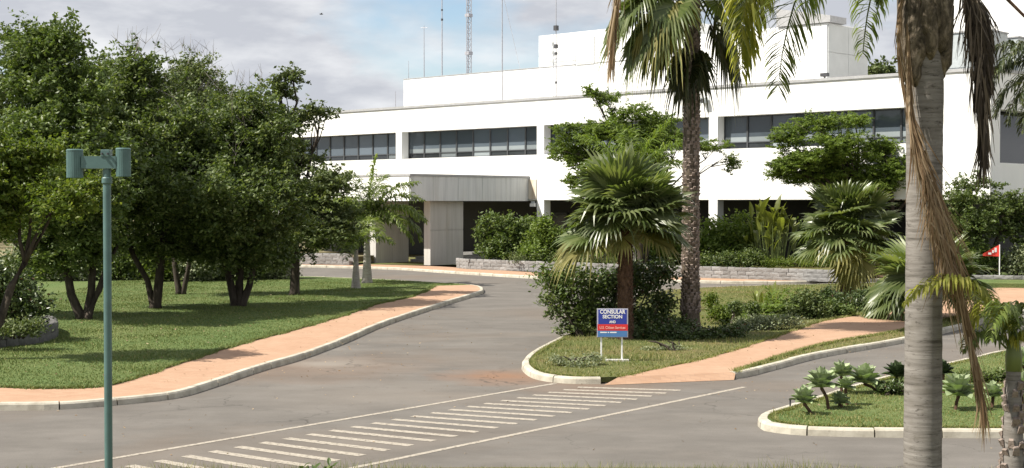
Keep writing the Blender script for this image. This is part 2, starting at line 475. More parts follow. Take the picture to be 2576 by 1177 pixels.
# furniture
M['teal'] = plain('teal_green_enamel', (0.075, 0.138, 0.132), 0.45, 0.5, var=0.16, scale=5)
M['sign_blue'] = plain('sign_blue', (0.030, 0.050, 0.30), 0.4, 0.4, var=0.04)
M['sign_light'] = plain('sign_light_blue', (0.075, 0.19, 0.42), 0.4, 0.4, var=0.04)
M['sign_red'] = plain('sign_red', (0.62, 0.035, 0.035), 0.4, 0.4, var=0.04)
M['sign_white'] = plain('sign_white', (0.80, 0.80, 0.80), 0.4, 0.4, var=0.02)
M['sign_pink'] = plain('sign_faded_letter', (0.85, 0.42, 0.36), 0.5, 0.3, var=0.03)
M['sign_frame'] = plain('sign_frame_grey', (0.42, 0.42, 0.50), 0.5, 0.4, var=0.05)
M['red_flag'] = plain('red_cloth', (0.62, 0.055, 0.04), 0.7, 0.2, var=0.1)
# ------------------------------------------------------------------ ground, road, kerbs, pavements
def catmull(pts, step):
    pts = [Vector((p[0], p[1], 0)) for p in pts]
    out = []
    for i in range(len(pts) - 1):
        p0 = pts[max(i - 1, 0)]; p1 = pts[i]; p2 = pts[i + 1]; p3 = pts[min(i + 2, len(pts) - 1)]
        n = max(1, int(math.ceil((p2 - p1).length / step)))
        for k in range(n):
            u = k / n
            t1, t2 = (p2 - p0) * 0.5, (p3 - p1) * 0.5
            L = (p2 - p1).length
            for tt in (t1, t2):
                if tt.length > L: tt *= L / tt.length
            h00 = 2 * u**3 - 3 * u**2 + 1; h10 = u**3 - 2 * u**2 + u; h01 = -2 * u**3 + 3 * u**2; h11 = u**3 - u**2
            out.append(p1 * h00 + t1 * h10 + p2 * h01 + t2 * h11)
    out.append(pts[-1])
    return out
def resample(pts, step):
    d = [0.0]
    for a, b in zip(pts, pts[1:]): d.append(d[-1] + (b - a).length)
    n = max(2, int(round(d[-1] / step)) + 1)
    out, j = [], 0
    for i in range(n):
        s = d[-1] * i / (n - 1)
        while j < len(d) - 2 and d[j + 1] < s: j += 1
        f = (s - d[j]) / max(1e-9, d[j + 1] - d[j])
        out.append(pts[j].lerp(pts[j + 1], f))
    return out
def offset(pts, w):
    out = []
    n = len(pts)
    for i, p in enumerate(pts):
        t = (pts[min(i + 1, n - 1)] - pts[max(i - 1, 0)]).normalized()
        out.append(p + Vector((-t.y, t.x, 0)) * w)
    return out
def px_path(pp, z=0.0, step=0.25): return resample(catmull([G(x, y, z) for x, y in pp], step), step)
def sheet(name, poly, z, mat, skirt=0.0, kind='structure', parent=None):
    bm = bmesh.new()
    vs = [bm.verts.new((p[0], p[1], z)) for p in poly]
    f = bm.faces.new(vs)
    if f.calc_area() and f.normal.z < 0: f.normal_flip()
    if skirt:
        lo = [bm.verts.new((p[0], p[1], z - skirt)) for p in poly]
        n = len(vs)
        for i in range(n): bm.faces.new((vs[i], vs[(i + 1) % n], lo[(i + 1) % n], lo[i]))
    bmesh.ops.triangulate(bm, faces=[f])
    bmesh.ops.recalc_face_normals(bm, faces=bm.faces[:])
    me = bpy.data.meshes.new(name); bm.to_mesh(me); bm.free()
    me.materials.append(mat)
    o = inst(name, me, parent)
    up = sum(p.normal.z * p.area for p in me.polygons)
    if up < 0: me.flip_normals()
    if kind and not parent: o['kind'] = kind
    return o

rng = random.Random(7)
KERB_W, KERB_H = 0.15, 0.13
def kerb(pts, side, piece=1.0, h=KERB_H):
    root = empty('kerb', pts[0]); root['kind'] = 'structure'
    L = len(pts); per = max(2, int(round(piece / 0.25)))
    inner = offset(pts, side * KERB_W)
    i = 0
    while i < L - 1:
        j = min(i + per, L - 1)
        if L - 1 - j < 2: j = L - 1
        V, F = [], []
        dz = rng.uniform(-0.006, 0.006); dn = rng.uniform(-0.007, 0.007)
        seg = list(range(i, j + 1))
        for q, k in enumerate(seg):
            o_, n_ = pts[k].copy(), inner[k].copy()
            t = (pts[min(k + 1, L - 1)] - pts[max(k - 1, 0)]).normalized()
            if q == 0: o_ += t * 0.011; n_ += t * 0.011
            if q == len(seg) - 1: o_ -= t * 0.011; n_ -= t * 0.011
            d = (n_ - o_).normalized()
            o_ += d * dn
            prof = [(o_, -0.02), (o_ + d * 0.012, h - 0.035 + dz), (o_ + d * 0.035, h - 0.006 + dz), (o_ + d * 0.055, h + dz), (n_, h + dz), (n_, -0.02)]
            V += [(p.x - pts[0].x, p.y - pts[0].y, z) for p, z in prof]
        m = 6
        for q in range(len(seg) - 1):
            for a in range(m - 1):
                F.append((q * m + a, (q + 1) * m + a, (q + 1) * m + a + 1, q * m + a + 1))
        F.append(tuple(range(m))); F.append(tuple((len(seg) - 1) * m + a for a in range(m))[::-1])
        if side < 0: F = [f[::-1] for f in F]
        inst('kerb_stone', mesh('kerb_stone', V, F, M['kerb']), root)
        i = j
    return root

gs = MB(); gs.V = [(-1500, -200, 0), (1500, -200, 0), (1500, 3000, 0), (-1500, 3000, 0)]; gs.F = [(0, 1, 2, 3)]
gr = gs.build('ground', M['soil'], loc=(0, 0, -0.03)); gr['kind'] = 'structure'
road = sheet('road', [(-60, 12), (60, 12), (60, 79), (-60, 79)], 0.0, M['asphalt'])

# kerb lines on the road (pixel positions read off the photograph's ground, turned into metres once)
KL = px_path([(-320, 1040), (-120, 1036), (0, 1033), (140, 1031), (266, 1022), (426, 1005), (501, 987), (602, 953), (671, 930), (752, 907), (858, 868), (971, 819), (1122, 768), (1200, 744), (1217, 735), (1196, 724), (1100, 717), (1000, 711), (900, 706), (760, 701), (560, 699)])
KI1 = px_path([(1512, 966), (1450, 966), (1390, 962), (1345, 954), (1320, 940), (1312, 925), (1325, 905), (1360, 882), (1400, 862), (1445, 838), (1490, 806), (1525, 780), (1575, 756), (1640, 741), (1720, 733), (1820, 728), (1950, 724), (2110, 720), (2300, 714), (2600, 704), (2900, 697)])
KI2 = px_path([(1850, 953), (1890, 946), (1950, 930), (2071, 899), (2272, 863), (2422, 827), (2513, 803), (2575, 790), (2750, 768), (2900, 755)])
KA = px_path([(3000, 850), (2750, 866), (2575, 884), (2500, 897), (2374, 927), (2200, 967), (2060, 1010), (1960, 1042), (1915, 1056), (1905, 1070), (1922, 1084), (1960, 1090), (2011, 1095), (2130, 1099), (2272, 1101), (2575, 1102), (3000, 1101)])
KF = px_path([(500, 668), (700, 671), (872, 675), (1000, 679), (1087, 685), (1238, 695), (1341, 701), (1480, 706), (1700, 711), (1850, 714), (2010, 714), (2200, 708), (2500, 698), (2900, 690)])
kerb(KL, 1); kerb(KI1, -1); kerb(KI2, 1); kerb(KA, 1); kerb(KF, 1)

in_ = 0.14
iL, iI1, iI2, iA, iF = offset(KL, in_), offset(KI1, -in_), offset(KI2, in_), offset(KA, in_), offset(KF, in_)
EL = px_path([(-320, 968), (0, 975), (150, 978), (266, 972), (351, 948), (451, 915), (602, 867), (752, 827), (871, 792), (951, 765), (1022, 750), (1072, 732), (1092, 719)], 0.12)
nL = min(range(len(iL)), key=lambda k: (iL[k] - Vector((EL[-1].x, EL[-1].y, 0))).length)
side_poly = EL + iL[:nL + 1][::-1]
pav = sheet('pavement', side_poly, 0.124, M['pavers'], 0.05)
lawn_poly = EL + iL[nL:] + [Vector((-45, iL[-1].y, 0)), Vector((-45, EL[0].y, 0))]
lawn = sheet('lawn', lawn_poly, 0.12, M['lawn'], 0.1)
PT = px_path([(1556, 948), (1620, 934), (1770, 902), (1911, 860), (2071, 807), (2162, 792), (2300, 768), (2480, 736), (2575, 722), (2800, 705)], 0.125)
PB = px_path([(1850, 936), (1866, 928), (1921, 910), (2071, 866), (2272, 830), (2420, 795), (2575, 770), (2800, 745)], 0.125)
isl_poly = iI1 + iI2[::-1]
isl = sheet('island_verge', isl_poly, 0.118, M['rough_grass'], 0.1)
path = sheet('footpath', PT + PB[::-1], 0.126, M['pavers'], 0.03)
# the dropped edge where the footpath meets the road
a0, b0 = G(1519, 969), G(1846, 956)
rm = MB(); rm.V = [tuple(a0 + Vector((0, 0, 0.006))), tuple(b0 + Vector((0, 0, 0.006))), (PB[0].x, PB[0].y, 0.126), (PT[0].x, PT[0].y, 0.126)]; rm.F = [(0, 1, 2, 3)]
o = rm.build('footpath_ramp', M['pavers']); o['kind'] = 'structure'
# second branch of the footpath far right
BR = [G(x, y, 0.13) for x, y in ((2440, 728), (2900, 700), (2900, 709), (2600, 722), (2450, 738))]
sheet('footpath', BR, 0.131, M['pavers'], 0.02)
agv = sheet('island_lawn', iA, 0.118, M['lawn'], 0.1)
iF2 = offset(KF, 2.6)
far_pav = sheet('forecourt', iF + iF2[::-1], 0.115, M['pavers'], 0.1)
sheet('building_grounds', iF2 + [Vector((40, 90, 0)), Vector((-40, 90, 0))], 0.113, M['rough_grass'], 0.1)
xe = G(600, 699).x
sheet('dry_ground', [(-70, 64), (G(330, 712).x, 63.5), (xe, 66.5), (xe + .5, 72), (xe - 4, 110), (-80, 110)], .06, M['dry_soil'], .08)
bank = sheet('grass_bank', [(-20, 2), (20, 2), (20, 18.5), (8, 18.4), (3, 18.6), (0, 18.65), (-4, 18.5), (-9, 18.6), (-20, 18.5)], 0.09, M['rough_grass'], 0.2)

# painted lines and the striped crossing, each stripe laid on the road
def stripe(name, a, b, wdt, z=0.004):
    d = (b - a).normalized(); n = Vector((-d.y, d.x, 0)) * wdt / 2
    m = MB(); m.V = [(p.x, p.y, z) for p in (a - n, b - n, b + n, a + n)]; m.F = [(0, 1, 2, 3)]
    return m.build(name, M['paint'], road)
def long_line(a, b):
    n = 9
    for k in range(n): pass
    return stripe('road_line', a, b, 0.11)
long_line(G(60, 1191), G(1397, 964.5))
long_line(G(820, 1191), G(1872, 973.5))
LA = [G(326, 1171), G(876, 1073), G(1453, 974)]
RA = [G(560, 1218), G(1172, 1089.6), G(1711, 982)]
NS = 22
for k in range(-2, NS + 1):
    u = k / NS
    def q(T, u): return T[0] * (2 * (u - .5) * (u - 1)) + T[1] * (-4 * u * (u - 1)) + T[2] * (2 * u * (u - .5))
    stripe('crossing_stripe', q([LA[0], LA[0].lerp(LA[2], .5), LA[2]], u), q([RA[0], RA[0].lerp(RA[2], .5), RA[2]], u), 0.17)

# ------------------------------------------------------------------ the office building
UX = Vector((math.cos(-R(43.3)), math.sin(-R(43.3)), 0)); DX = Vector((-UX.y, UX.x, 0))
BO = Vector((0.976, 83.6, 0)); BRZ = -R(43.3)
def BL(t, s, z=0.0): return BO + UX * t + DX * s + Vector((0, 0, z))
def t_at(px, s):
    k = (px - CX) / FPX
    b = BO + DX * s
    return (k * b.y - b.x) / (UX.x - k * UX.y)
bld = empty('office_building', BO, BRZ)
tag(bld, 'white two storey office building with ribbon windows and a concrete entrance canopy', 'building')
def bx(name, mat, *boxes, parent=None):
    m = MB()
    for b in boxes: m.box(*b)
    return m.build(name, M[mat], parent or bld)
TL, TR = -25.2, 27.86
PIERS = [-23.11, -11.11, 0.89, 12.89, 24.89]
hw = 0.275
bx('lower_band', 'white', (TL, 25.165, 0, 0.62, 3.66, 6.25))
bx('upper_band', 'white', (TL, 25.165, 0, 0.62, 7.93, 9.39))
bx('coping', 'coping', (TL - .06, TR + .06, -.07, .55, 9.392, 9.53), (TR - .5, TR + .06, .55, 30, 9.392, 9.53))
for p in PIERS: bx('pier', 'white', (p - hw, p + hw, 0, 0.60, 6.25, 7.93))
bx('end_wall', 'white', (25.165, TR - .6, 0.0, 0.62, 3.66, 9.39), (TR - .6, TR, 0.0, 0.95, 3.66, 9.39))
bx('side_lower_band', 'white', (TR - .9, TR, 0.951, 30, 3.66, 5.3))
bx('side_upper_band', 'white', (TR - .6, TR, 0.951, 30, 7.7, 9.39))
bx('side_window_wall', 'glass_dark', (TR - 1.5, TR - .95, 0.951, 30, 5.3, 7.7))
bx('core', 'dark', (TL + .1, TR - 1.6, 0.95, 30, 3.70, 9.36))
bx('roof', 'coping', (TL + .05, TR - .62, .64, 30, 9.36, 9.385))
bx('ground_floor_wall', 'dark', (TL, TR - 4, 5.5, 30, 0, 3.66))
bx('soffit', 'white', (TL, TR - .62, .63, 30, 3.63, 3.695))
for p in PIERS: bx('column', 'white', (p - hw, p + hw, 0.003, 0.55, 0, 3.655))
# ribbon windows: one window per bay > frame (itself), panes
prng = random.Random(3)
for a, b in zip(PIERS, PIERS[1:]):
    x0, x1 = a + hw, b - hw
    n = 8; w = (x1 - x0) / n
    m = MB()
    for k in range(n + 1):
        m.box(x0 + k * w - .045 if k else x0, x0 + k * w + .045 if k < n else x1, .56, .70, 6.25, 7.93)
    for k in range(n):
        m.box(x0 + k * w + (.045), x0 + (k + 1) * w - .045, .575, .68, 6.25, 6.31)
        m.box(x0 + k * w + (.045), x0 + (k + 1) * w - .045, .575, .68, 6.56, 6.61)
        m.box(x0 + k * w + (.045), x0 + (k + 1) * w - .045, .575, .68, 7.87, 7.93)
    win = m.build('window', M['frame'], bld)
    for k in range(n):
        xa, xb = x0 + k * w + .046, x0 + (k + 1) * w - .046
        bx('pane', 'glass', (xa, xb, .62, .64, 6.86 if a > -23 else 6.612, 7.868), parent=win)
        if a > -23: bx('pane', 'glass_low', (xa, xb, .62, .645, 6.612, 6.858), parent=win)
        bx('lower_pane', 'glass_dark' if prng.random() < 0.65 else 'glass_low', (xa, xb, .62, .64, 6.312, 6.558), parent=win)
# entrance canopy of board-marked concrete, five panels along its side
can = bx('canopy', 'concrete', (-5.7, -.06, -9.24, -.003, 3.62, 4.93))
pv = [(-9.24, -7.62), (-7.6, -5.72), (-5.7, -3.82), (-3.8, -1.92), (-1.9, -.003)]
for a, b in pv: bx('canopy_panel', 'concrete', (-.058, 0, a, b, 3.60, 4.925), parent=can)
for k in range(3): bx('canopy_sunlit_front_panel', 'white', (-5.7 + k * 1.9 + .01, -5.7 + (k + 1) * 1.9 - .01 - (.06 if k == 2 else 0), -9.30, -9.243, 3.60, 4.925), parent=can)  # white colour stands for sunlit concrete on the canopy front
bx('canopy_coping', 'coping', (-5.76, .05, -9.34, -.003, 4.932, 5.04), parent=can)
bx('stained_beam', 'stained', (0.004, 0.612, -.05, -.003, 3.72, 4.85))
for (x0, s0) in ((-.9, -7.44), (-5.35, -7.44)):
    pil = bx('entrance_pillar', 'pillar', (x0, x0 + .46, s0, s0 + 2.5, 0.11, 3.615))
    for a in (0, 1):
        for zz in ((.112, 2.0), (2.02, 3.58)):
            bx('pillar_panel', 'pillar', (x0 + .462, x0 + .5, s0 + a * 1.26, s0 + a * 1.26 + 1.24, zz[0], zz[1]), parent=pil)
bx('entrance_step', 'stone', (-4.75, -1.0, -4.9, -.5, .116, .27)); bx('entrance_step', 'stone', (-4.75, -1.2, -4.5, -.5, .273, .42))
bx('entrance_platform', 'stone', (-5.3, 4.5, -.3, 5.4, .1, .55))
dr = bx('entrance_door', 'frame', (-4.3, -4.2, 5.38, 5.48, .55, 2.9), (-3.1, -3.0, 5.38, 5.48, .55, 2.9), (-1.9, -1.8, 5.38, 5.48, .55, 2.9), (-4.2, -1.9, 5.38, 5.48, 2.8, 2.9))
for xa in (-4.19, -2.99): bx('pane', 'glass_dark', (xa, xa + 1.08, 5.42, 5.44, .56, 2.79), parent=dr)
for xa in (-3.22, -2.92): bx('handle', 'white_metal', (xa, xa + .04, 5.30, 5.34, 1.4, 2.0), parent=dr)
# roof volumes
bx('penthouse', 'white', (-17.2, 16.2, 6.0, 9.4, 9.386, 11.96))
bx('penthouse_coping', 'coping', (-17.24, 16.2, 5.96, 6.2, 11.962, 12.0))
bx('upper_penthouse', 'white', (-4.68, 6.6, 6.0, 9.4, 12.003, 13.95))
hat = bx('roof_door', 'white', (-1.55, -.15, 5.93, 5.998, 11.95, 13.6)); bx('stain_patch', 'shade_panel', (-1.5, -.2, 5.915, 5.928, 12.0, 12.42), parent=hat)  # thin grey plate drawn for the stain at the foot of the door
blk = bx('stair_tower', 'white', (6.6, 16.26, 5.5, 9.6, 9.386, 12.96))
for a in (0, 1):
    for zz in ((9.39, 11.42), (11.45, 12.9)):
        bx('cladding_panel', 'shade_panel', (16.262, 16.31, 5.52 + a * 2.05, 7.55 + a * 2.05, *zz), parent=blk)
for k in range(3):
    for zz in ((9.45, 11.42), (11.45, 12.9)):
        bx('cladding_panel', 'white', (6.7 + k * 3.19, 9.86 + k * 3.19, 5.46, 5.498, *zz), parent=blk)
rp = MB(); rp.V = [(13.2, 5.35, 12.98), (16.5, 5.35, 12.98), (16.5, 7.0, 12.98), (13.2, 7.0, 12.98), (13.2, 5.35, 13.95), (16.5, 5.35, 13.32), (16.5, 7.0, 13.32), (13.2, 7.0, 13.95)]
rp.F = [(0, 3, 2, 1), (4, 5, 6, 7), (0, 1, 5, 4), (1, 2, 6, 5), (2, 3, 7, 6), (3, 0, 4, 7)]
rp.build('roof_hood', M['coping'], blk)
bx('rear_penthouse', 'white', (t_at(2318, 9.5), 50, 9.5, 22, 9.386, 18.0))
bx('rear_penthouse_ledge', 'white', (t_at(2318, 9.5), 50, 9.3, 9.497, 11.3, 11.55))

# things standing on the roof and wall
def roof_thing(name, label, cat, px, s, z, group=None):
    o = empty(name, BL(t_at(px, s), s, z), BRZ)
    return tag(o, label, cat, group)
def mast(px, s, z, h, r, label, arms=(), dish=(), group='roof aerials'):
    r *= .85; dish = [(a, b * .8) for a, b in dish]
    o = roof_thing('antenna', label, 'antenna', px, s, z, group)
    m = MB(); m.tube([(0, 0, 0), (0, 0, h * .5), (0, 0, h)], [r, r * .8, r * .5], 6); m.box(-.12, .12, -.12, .12, 0, .12)
    m.build('mast', M['antenna'], o)
    for (z0, l, a) in arms:
        MB().tube([(-l * math.cos(a), -l * math.sin(a), z0), (l * math.cos(a), l * math.sin(a), z0)], .022, 5).build('cross_arm', M['antenna'], o)
    for (z0, sx) in dish:
        MB().box(-sx, sx, -sx, sx, z0, z0 + sx * 2.6).build('clamp_box', M['dark_metal'], o)
    return o
ZR = 9.386
mast(995, 2.0, ZR, 1.35, .035, 'short dark stub aerial on the roof left of the white penthouse')
mast(1028, 12, 11.96, 2.1, .03, 'thin faint whip aerial nearest the left end of the penthouse')
mast(1067, 11, 11.96, 4.4, .045, 'plain grey whip aerial of middle height left of the tall striped mast', arms=((4.25, .28, .3),))
mast(1112, 11, 11.96, 10.5, .055, 'tall slim mast with dark bands just left of the lattice tower', dish=((4.6, .07), (5.3, .06), (7.3, .06), (8.8, .08)))
mast(1263, 3.2, ZR, 9.4, .05, 'thin mast with a long side arm in front of the penthouse wall', arms=((6.9, .35, .2),), dish=((7.2, .09), (7.7, .1), (6.6, .07)))
mast(1398, 3.2, ZR, 6.9, .05, 'mast with dark instrument boxes in front of the upper penthouse', arms=((2.2, .35, .1),), dish=((4.35, .14), (3.3, .11), (2.9, .08), (1.2, .06)))
mast(1820, 2.8, ZR, 2.8, .04, 'short grey pole on the roof right of the tall fan palm trunk')
# lattice tower
lt = roof_thing('lattice_tower', 'grey triangular lattice radio tower rising behind the low penthouse', 'radio tower', 1179, 12, 11.97)
m = MB(); hh = 12.0
cr = [(.19 * math.cos(g), .19 * math.sin(g)) for g in (0.4, 2.5, 4.6)]
for c_ in cr: m.tube([(c_[0], c_[1], 0), (c_[0], c_[1], hh)], .035, 5)
m.build('leg_tubes', M['antenna'], lt)
m = MB()
for k in range(30):
    for a in range(3):
        p, q_ = cr[a], cr[(a + 1) % 3]
        z0 = k * .4
        m.tube([(p[0], p[1], z0), (q_[0], q_[1], z0 + .4)], .014, 4, False)
        m.tube([(p[0], p[1], z0), (q_[0], q_[1], z0)], .014, 4, False)
m.build('bracing', M['antenna'], lt)
for z0 in (2.1, 4.8): MB().box(-.2, .2, -.2, .2, z0, z0 + .22).build('clamp_box', M['antenna'], lt)
gw = tag(MB().tube([tuple(BL(t_at(1268, 3.2), 3.2, ZR + 6.6)), tuple(BL(t_at(1310, 8), 8, 12.0))], .014, 4).build('guy_wire', M['antenna']), 'thin slanting guy wire stretched from the side armed mast to the penthouse roof', 'wire')
sa = roof_thing('side_aerial', 'white folded loop aerial held out level beside a mast', 'antenna', 1290, 3.2, ZR + 6.75, 'roof aerials')
m = MB().tube([(-.9, 0, 0), (.9, 0, 0)], .02, 5); m.tube([(.9, 0, -.35), (.9, 0, .35)], .035, 5); m.build('boom', M['white_metal'], sa)

cmo = empty('security_camera', BL(12.45, -.003, 8.75), BRZ)
tag(cmo, 'small grey security camera on the white fascia right of the palm trunk', 'camera')
MB().box(-.14, .14, -.34, -.06, -.12, .16).build('housing', M['grey_metal'], cmo); MB().box(-.05, .05, -.06, 0, -.05, .05).build('bracket', M['dark_metal'], cmo); MB().box(-.10, .10, -.365, -.342, -.08, .10).build('lens', M['dark_metal'], cmo)
fl = roof_thing('floodlight', 'small dark floodlight on the roof edge below the stair tower', 'floodlight', 2072, .3, 9.56)
MB().box(-.2, .2, -.1, .1, .07, .24).build('lamp_housing', M['dark_metal'], fl); MB().box(-.04, .04, -.04, .04, 0, .07).build('bracket', M['dark_metal'], fl)
def hvac(label, x0, x1, s0, s1, z0, z1, nl):
    o = empty('air_conditioner', BL((x0 + x1) / 2, (s0 + s1) / 2, z0), BRZ); tag(o, label, 'air conditioner', 'roof air conditioners')
    hx, hs, h = (x1 - x0) / 2, (s1 - s0) / 2, z1 - z0
    b = MB().box(-hx, hx, -hs, hs, .14, h).build('casing', M['grey_metal'], o)
    m = MB()
    for sx in (-hx + .1, hx - .22):
        for sy in (-hs + .05, hs - .17): m.box(sx, sx + .12, sy, sy + .12, 0, .138)
    m.build('feet', M['dark_metal'], o)
    for k in range(nl):
        a = -hx + (2 * hx) * k / nl
        MB().box(a + .04, a + 2 * hx / nl - .04, -hs - .03, -hs - .002, .25, h - .12).build('panel', M['grey_metal'], o)
    MB().box(-hx - .06, hx + .06, -hs - .06, hs + .06, h + .002, h + .07).build('lid', M['coping'], o)
    return o
hvac('long grey air conditioner casing on the roof beside the near palm trunk', 22.4, 26.7, 2.2, 4.2, 9.56, 11.42, 4)
h2 = hvac('grey air conditioner with a dark slot at the right end of the roof', 25.2, 26.75, 5.2, 6.8, 9.4, 11.35, 2)
MB().box(-.28, -.08, -.87, -.835, .3, 1.5).build('dark_slot', M['dark_metal'], h2)
lp = empty('wall_lamp', BL(.42, -.05, 3.36), BRZ); tag(lp, 'small white lamp box under the canopy end beside the white column', 'lamp')
MB().box(-.22, .12, -.1, .1, -.08, .1).build('lamp_box', M['white_metal'], lp); MB().box(-.2, .1, -.02, .02, .101, .24).build('bracket', M['grey_metal'], lp)

# ------------------------------------------------------------------ low stone walls round the planters
stones = []
srng = random.Random(11)
for k in range(8):
    w_, h_, d_ = srng.uniform(.30, .46), .148, .07
    bm = bmesh.new()
    V = []
    for x in (-w_ / 2, w_ / 2):
        for y in (0, d_):
            for z in (0, h_): V.append((x + srng.uniform(-.02, .02), y - (srng.uniform(0, .02) if y == 0 else 0), z + srng.uniform(-.012, .012)))
    F = [(0, 1, 3, 2), (4, 6, 7, 5), (0, 4, 5, 1), (2, 3, 7, 6), (1, 5, 7, 3), (0, 2, 6, 4)]
    mc = (0, -.025, h_ / 2); V.append(mc)
    F = [f for f in F if f != (0, 4, 5, 1)] + [(0, 4, 8), (4, 5, 8), (5, 1, 8), (1, 0, 8)]
    stones.append((w_, mesh('stone', V, F, M['stone'])))
shaded_stones = []
for w_, me in stones:
    m2 = me.copy(); m2.materials[0] = M['shaded_stone']; shaded_stones.append((w_, m2))
def stone_wall(pts, h, label, courses=3, side=1, dark=False):
    o = empty('stone_wall', pts[0]); tag(o, label, 'wall')
    rs = resample(pts, .3)
    inn = offset(rs, side * .32)
    o0 = pts[0]
    m = MB(); n = len(rs)
    out = offset(rs, side * .04)
    for p, q_ in zip(out, inn):
        m.V += [(p.x - o0.x, p.y - o0.y, 0), (p.x - o0.x, p.y - o0.y, h - .02), (q_.x - o0.x, q_.y - o0.y, h - .02), (q_.x - o0.x, q_.y - o0.y, 0)]
    for i in range(n - 1):
        for a in range(4): m.F.append((4 * i + a, 4 * (i + 1) + a, 4 * (i + 1) + (a + 1) % 4, 4 * i + (a + 1) % 4))
    m.F.append((0, 1, 2, 3)); m.F.append((4 * n - 1, 4 * n - 2, 4 * n - 3, 4 * n - 4))
    m.build('wall_core', M['shaded_stone' if dark else 'mortar'], o)
    tot = sum((b - a).length for a, b in zip(rs, rs[1:]))
    ch = h / courses
    for c_ in range(courses):
        s = srng.uniform(0, .2)
        while s < tot - .2:
            w_, me = srng.choice(shaded_stones if dark else stones)
            i = min(int((s + w_ / 2) / tot * (n - 1)), n - 2)
            f = (s + w_ / 2) / tot * (n - 1) - i
            p = rs[i].lerp(rs[i + 1], f); t = (rs[i + 1] - rs[i]).normalized()
            if side < 0: t = -t
            inst('stone', me, o, (p.x - o0.x, p.y - o0.y, c_ * ch + .005), (0, 0, math.atan2(t.y, t.x)), (1, 1, (ch - .007) / .148))
            s += w_ + .006
    return o
W1 = [G(1146, 674, .11), G(1176, 677, .11), G(1380, 685, .11), G(1700, 697, .11), G(1900, 703, .11), G(2120, 710, .11)]
stone_wall(W1, .52, 'long low grey stone wall in front of the building shrubs', 3, 1)
W2 = [G(480, 660, .11), G(700, 664, .11), G(880, 667, .11)]
stone_wall(W2, .62, 'low stone wall behind the slim trunked tree left of the entrance', 3, 1)
W3 = [G(-110, 890, .12), G(0, 875, .12), G(80, 866, .12), G(128, 856, .12), G(143, 847, .12), G(143, 836, .12), G(120, 826, .12)]
stone_wall([Vector((p.x, p.y, .12)) for p in catmull(W3, .3)], .36, 'low grey planter wall with a rounded end on the left lawn', 2, 1, True)
# raised beds behind the walls
for nm, pts, dep, z, mt in (('planting_bed', W1, 5.5, .50, 'rough_grass'), ('planting_bed', W2, 3.0, .55, 'soil')):
    b = offset([Vector((p.x, p.y, 0)) for p in pts], .3); c_ = offset([Vector((p.x, p.y, 0)) for p in pts], dep)
    sheet(nm, b + c_[::-1], z, M[mt], .3)
sheet('planting_bed', [G(x, y, .42) for x, y in ((-110, 858), (0, 842), (80, 834), (125, 824), (135, 816), (118, 806), (60, 800), (-110, 808))], .44, M['soil'], .3)
# ------------------------------------------------------------------ vegetation builders
def rand_dirs(rs, n, up=0.35):
    v = rs.normal(size=(n, 3)); v[:, 2] = np.abs(v[:, 2]) + up
    return v / np.linalg.norm(v, axis=1)[:, None]
def leaf_quads(rs, C, L, Wd, up=0.35, jit=0.35):
    n = len(C)
    nrm = rand_dirs(rs, n, up)
    a = rs.normal(size=(n, 3)); a -= nrm * (a * nrm).sum(1)[:, None]; a /= np.linalg.norm(a, axis=1)[:, None]
    b = np.cross(nrm, a)
    l = L * (1 + rs.uniform(-jit, jit, n))[:, None]; w = Wd * (1 + rs.uniform(-jit, jit, n))[:, None]
    V = np.empty((n, 4, 3))
    V[:, 0] = C - a * l * .5; V[:, 1] = C + b * w * .5 - nrm * w * .12; V[:, 2] = C + a * l * .5; V[:, 3] = C - b * w * .5 - nrm * w * .12
    return V.reshape(-1, 3)
def quads_obj(name, V, mat, parent=None, kind=None):
    F = np.arange(len(V)).reshape(-1, 4)
    me = mesh(name, V, F, mat)
    o = inst(name, me, parent)
    if kind: o['kind'] = kind
    return o
def curve_pts(a, b, sag, rs, n=5, wob=.06):
    a, b = Vector(a), Vector(b); L = (b - a).length
    out = []
    for i in range(n):
        u = i / (n - 1)
        p = a.lerp(b, u) + Vector((0, 0, sag * L * math.sin(math.pi * u)))
        if 0 < i < n - 1: p += Vector(rs.normal(size=3)) * wob * L * .5
        out.append(p)
    return out

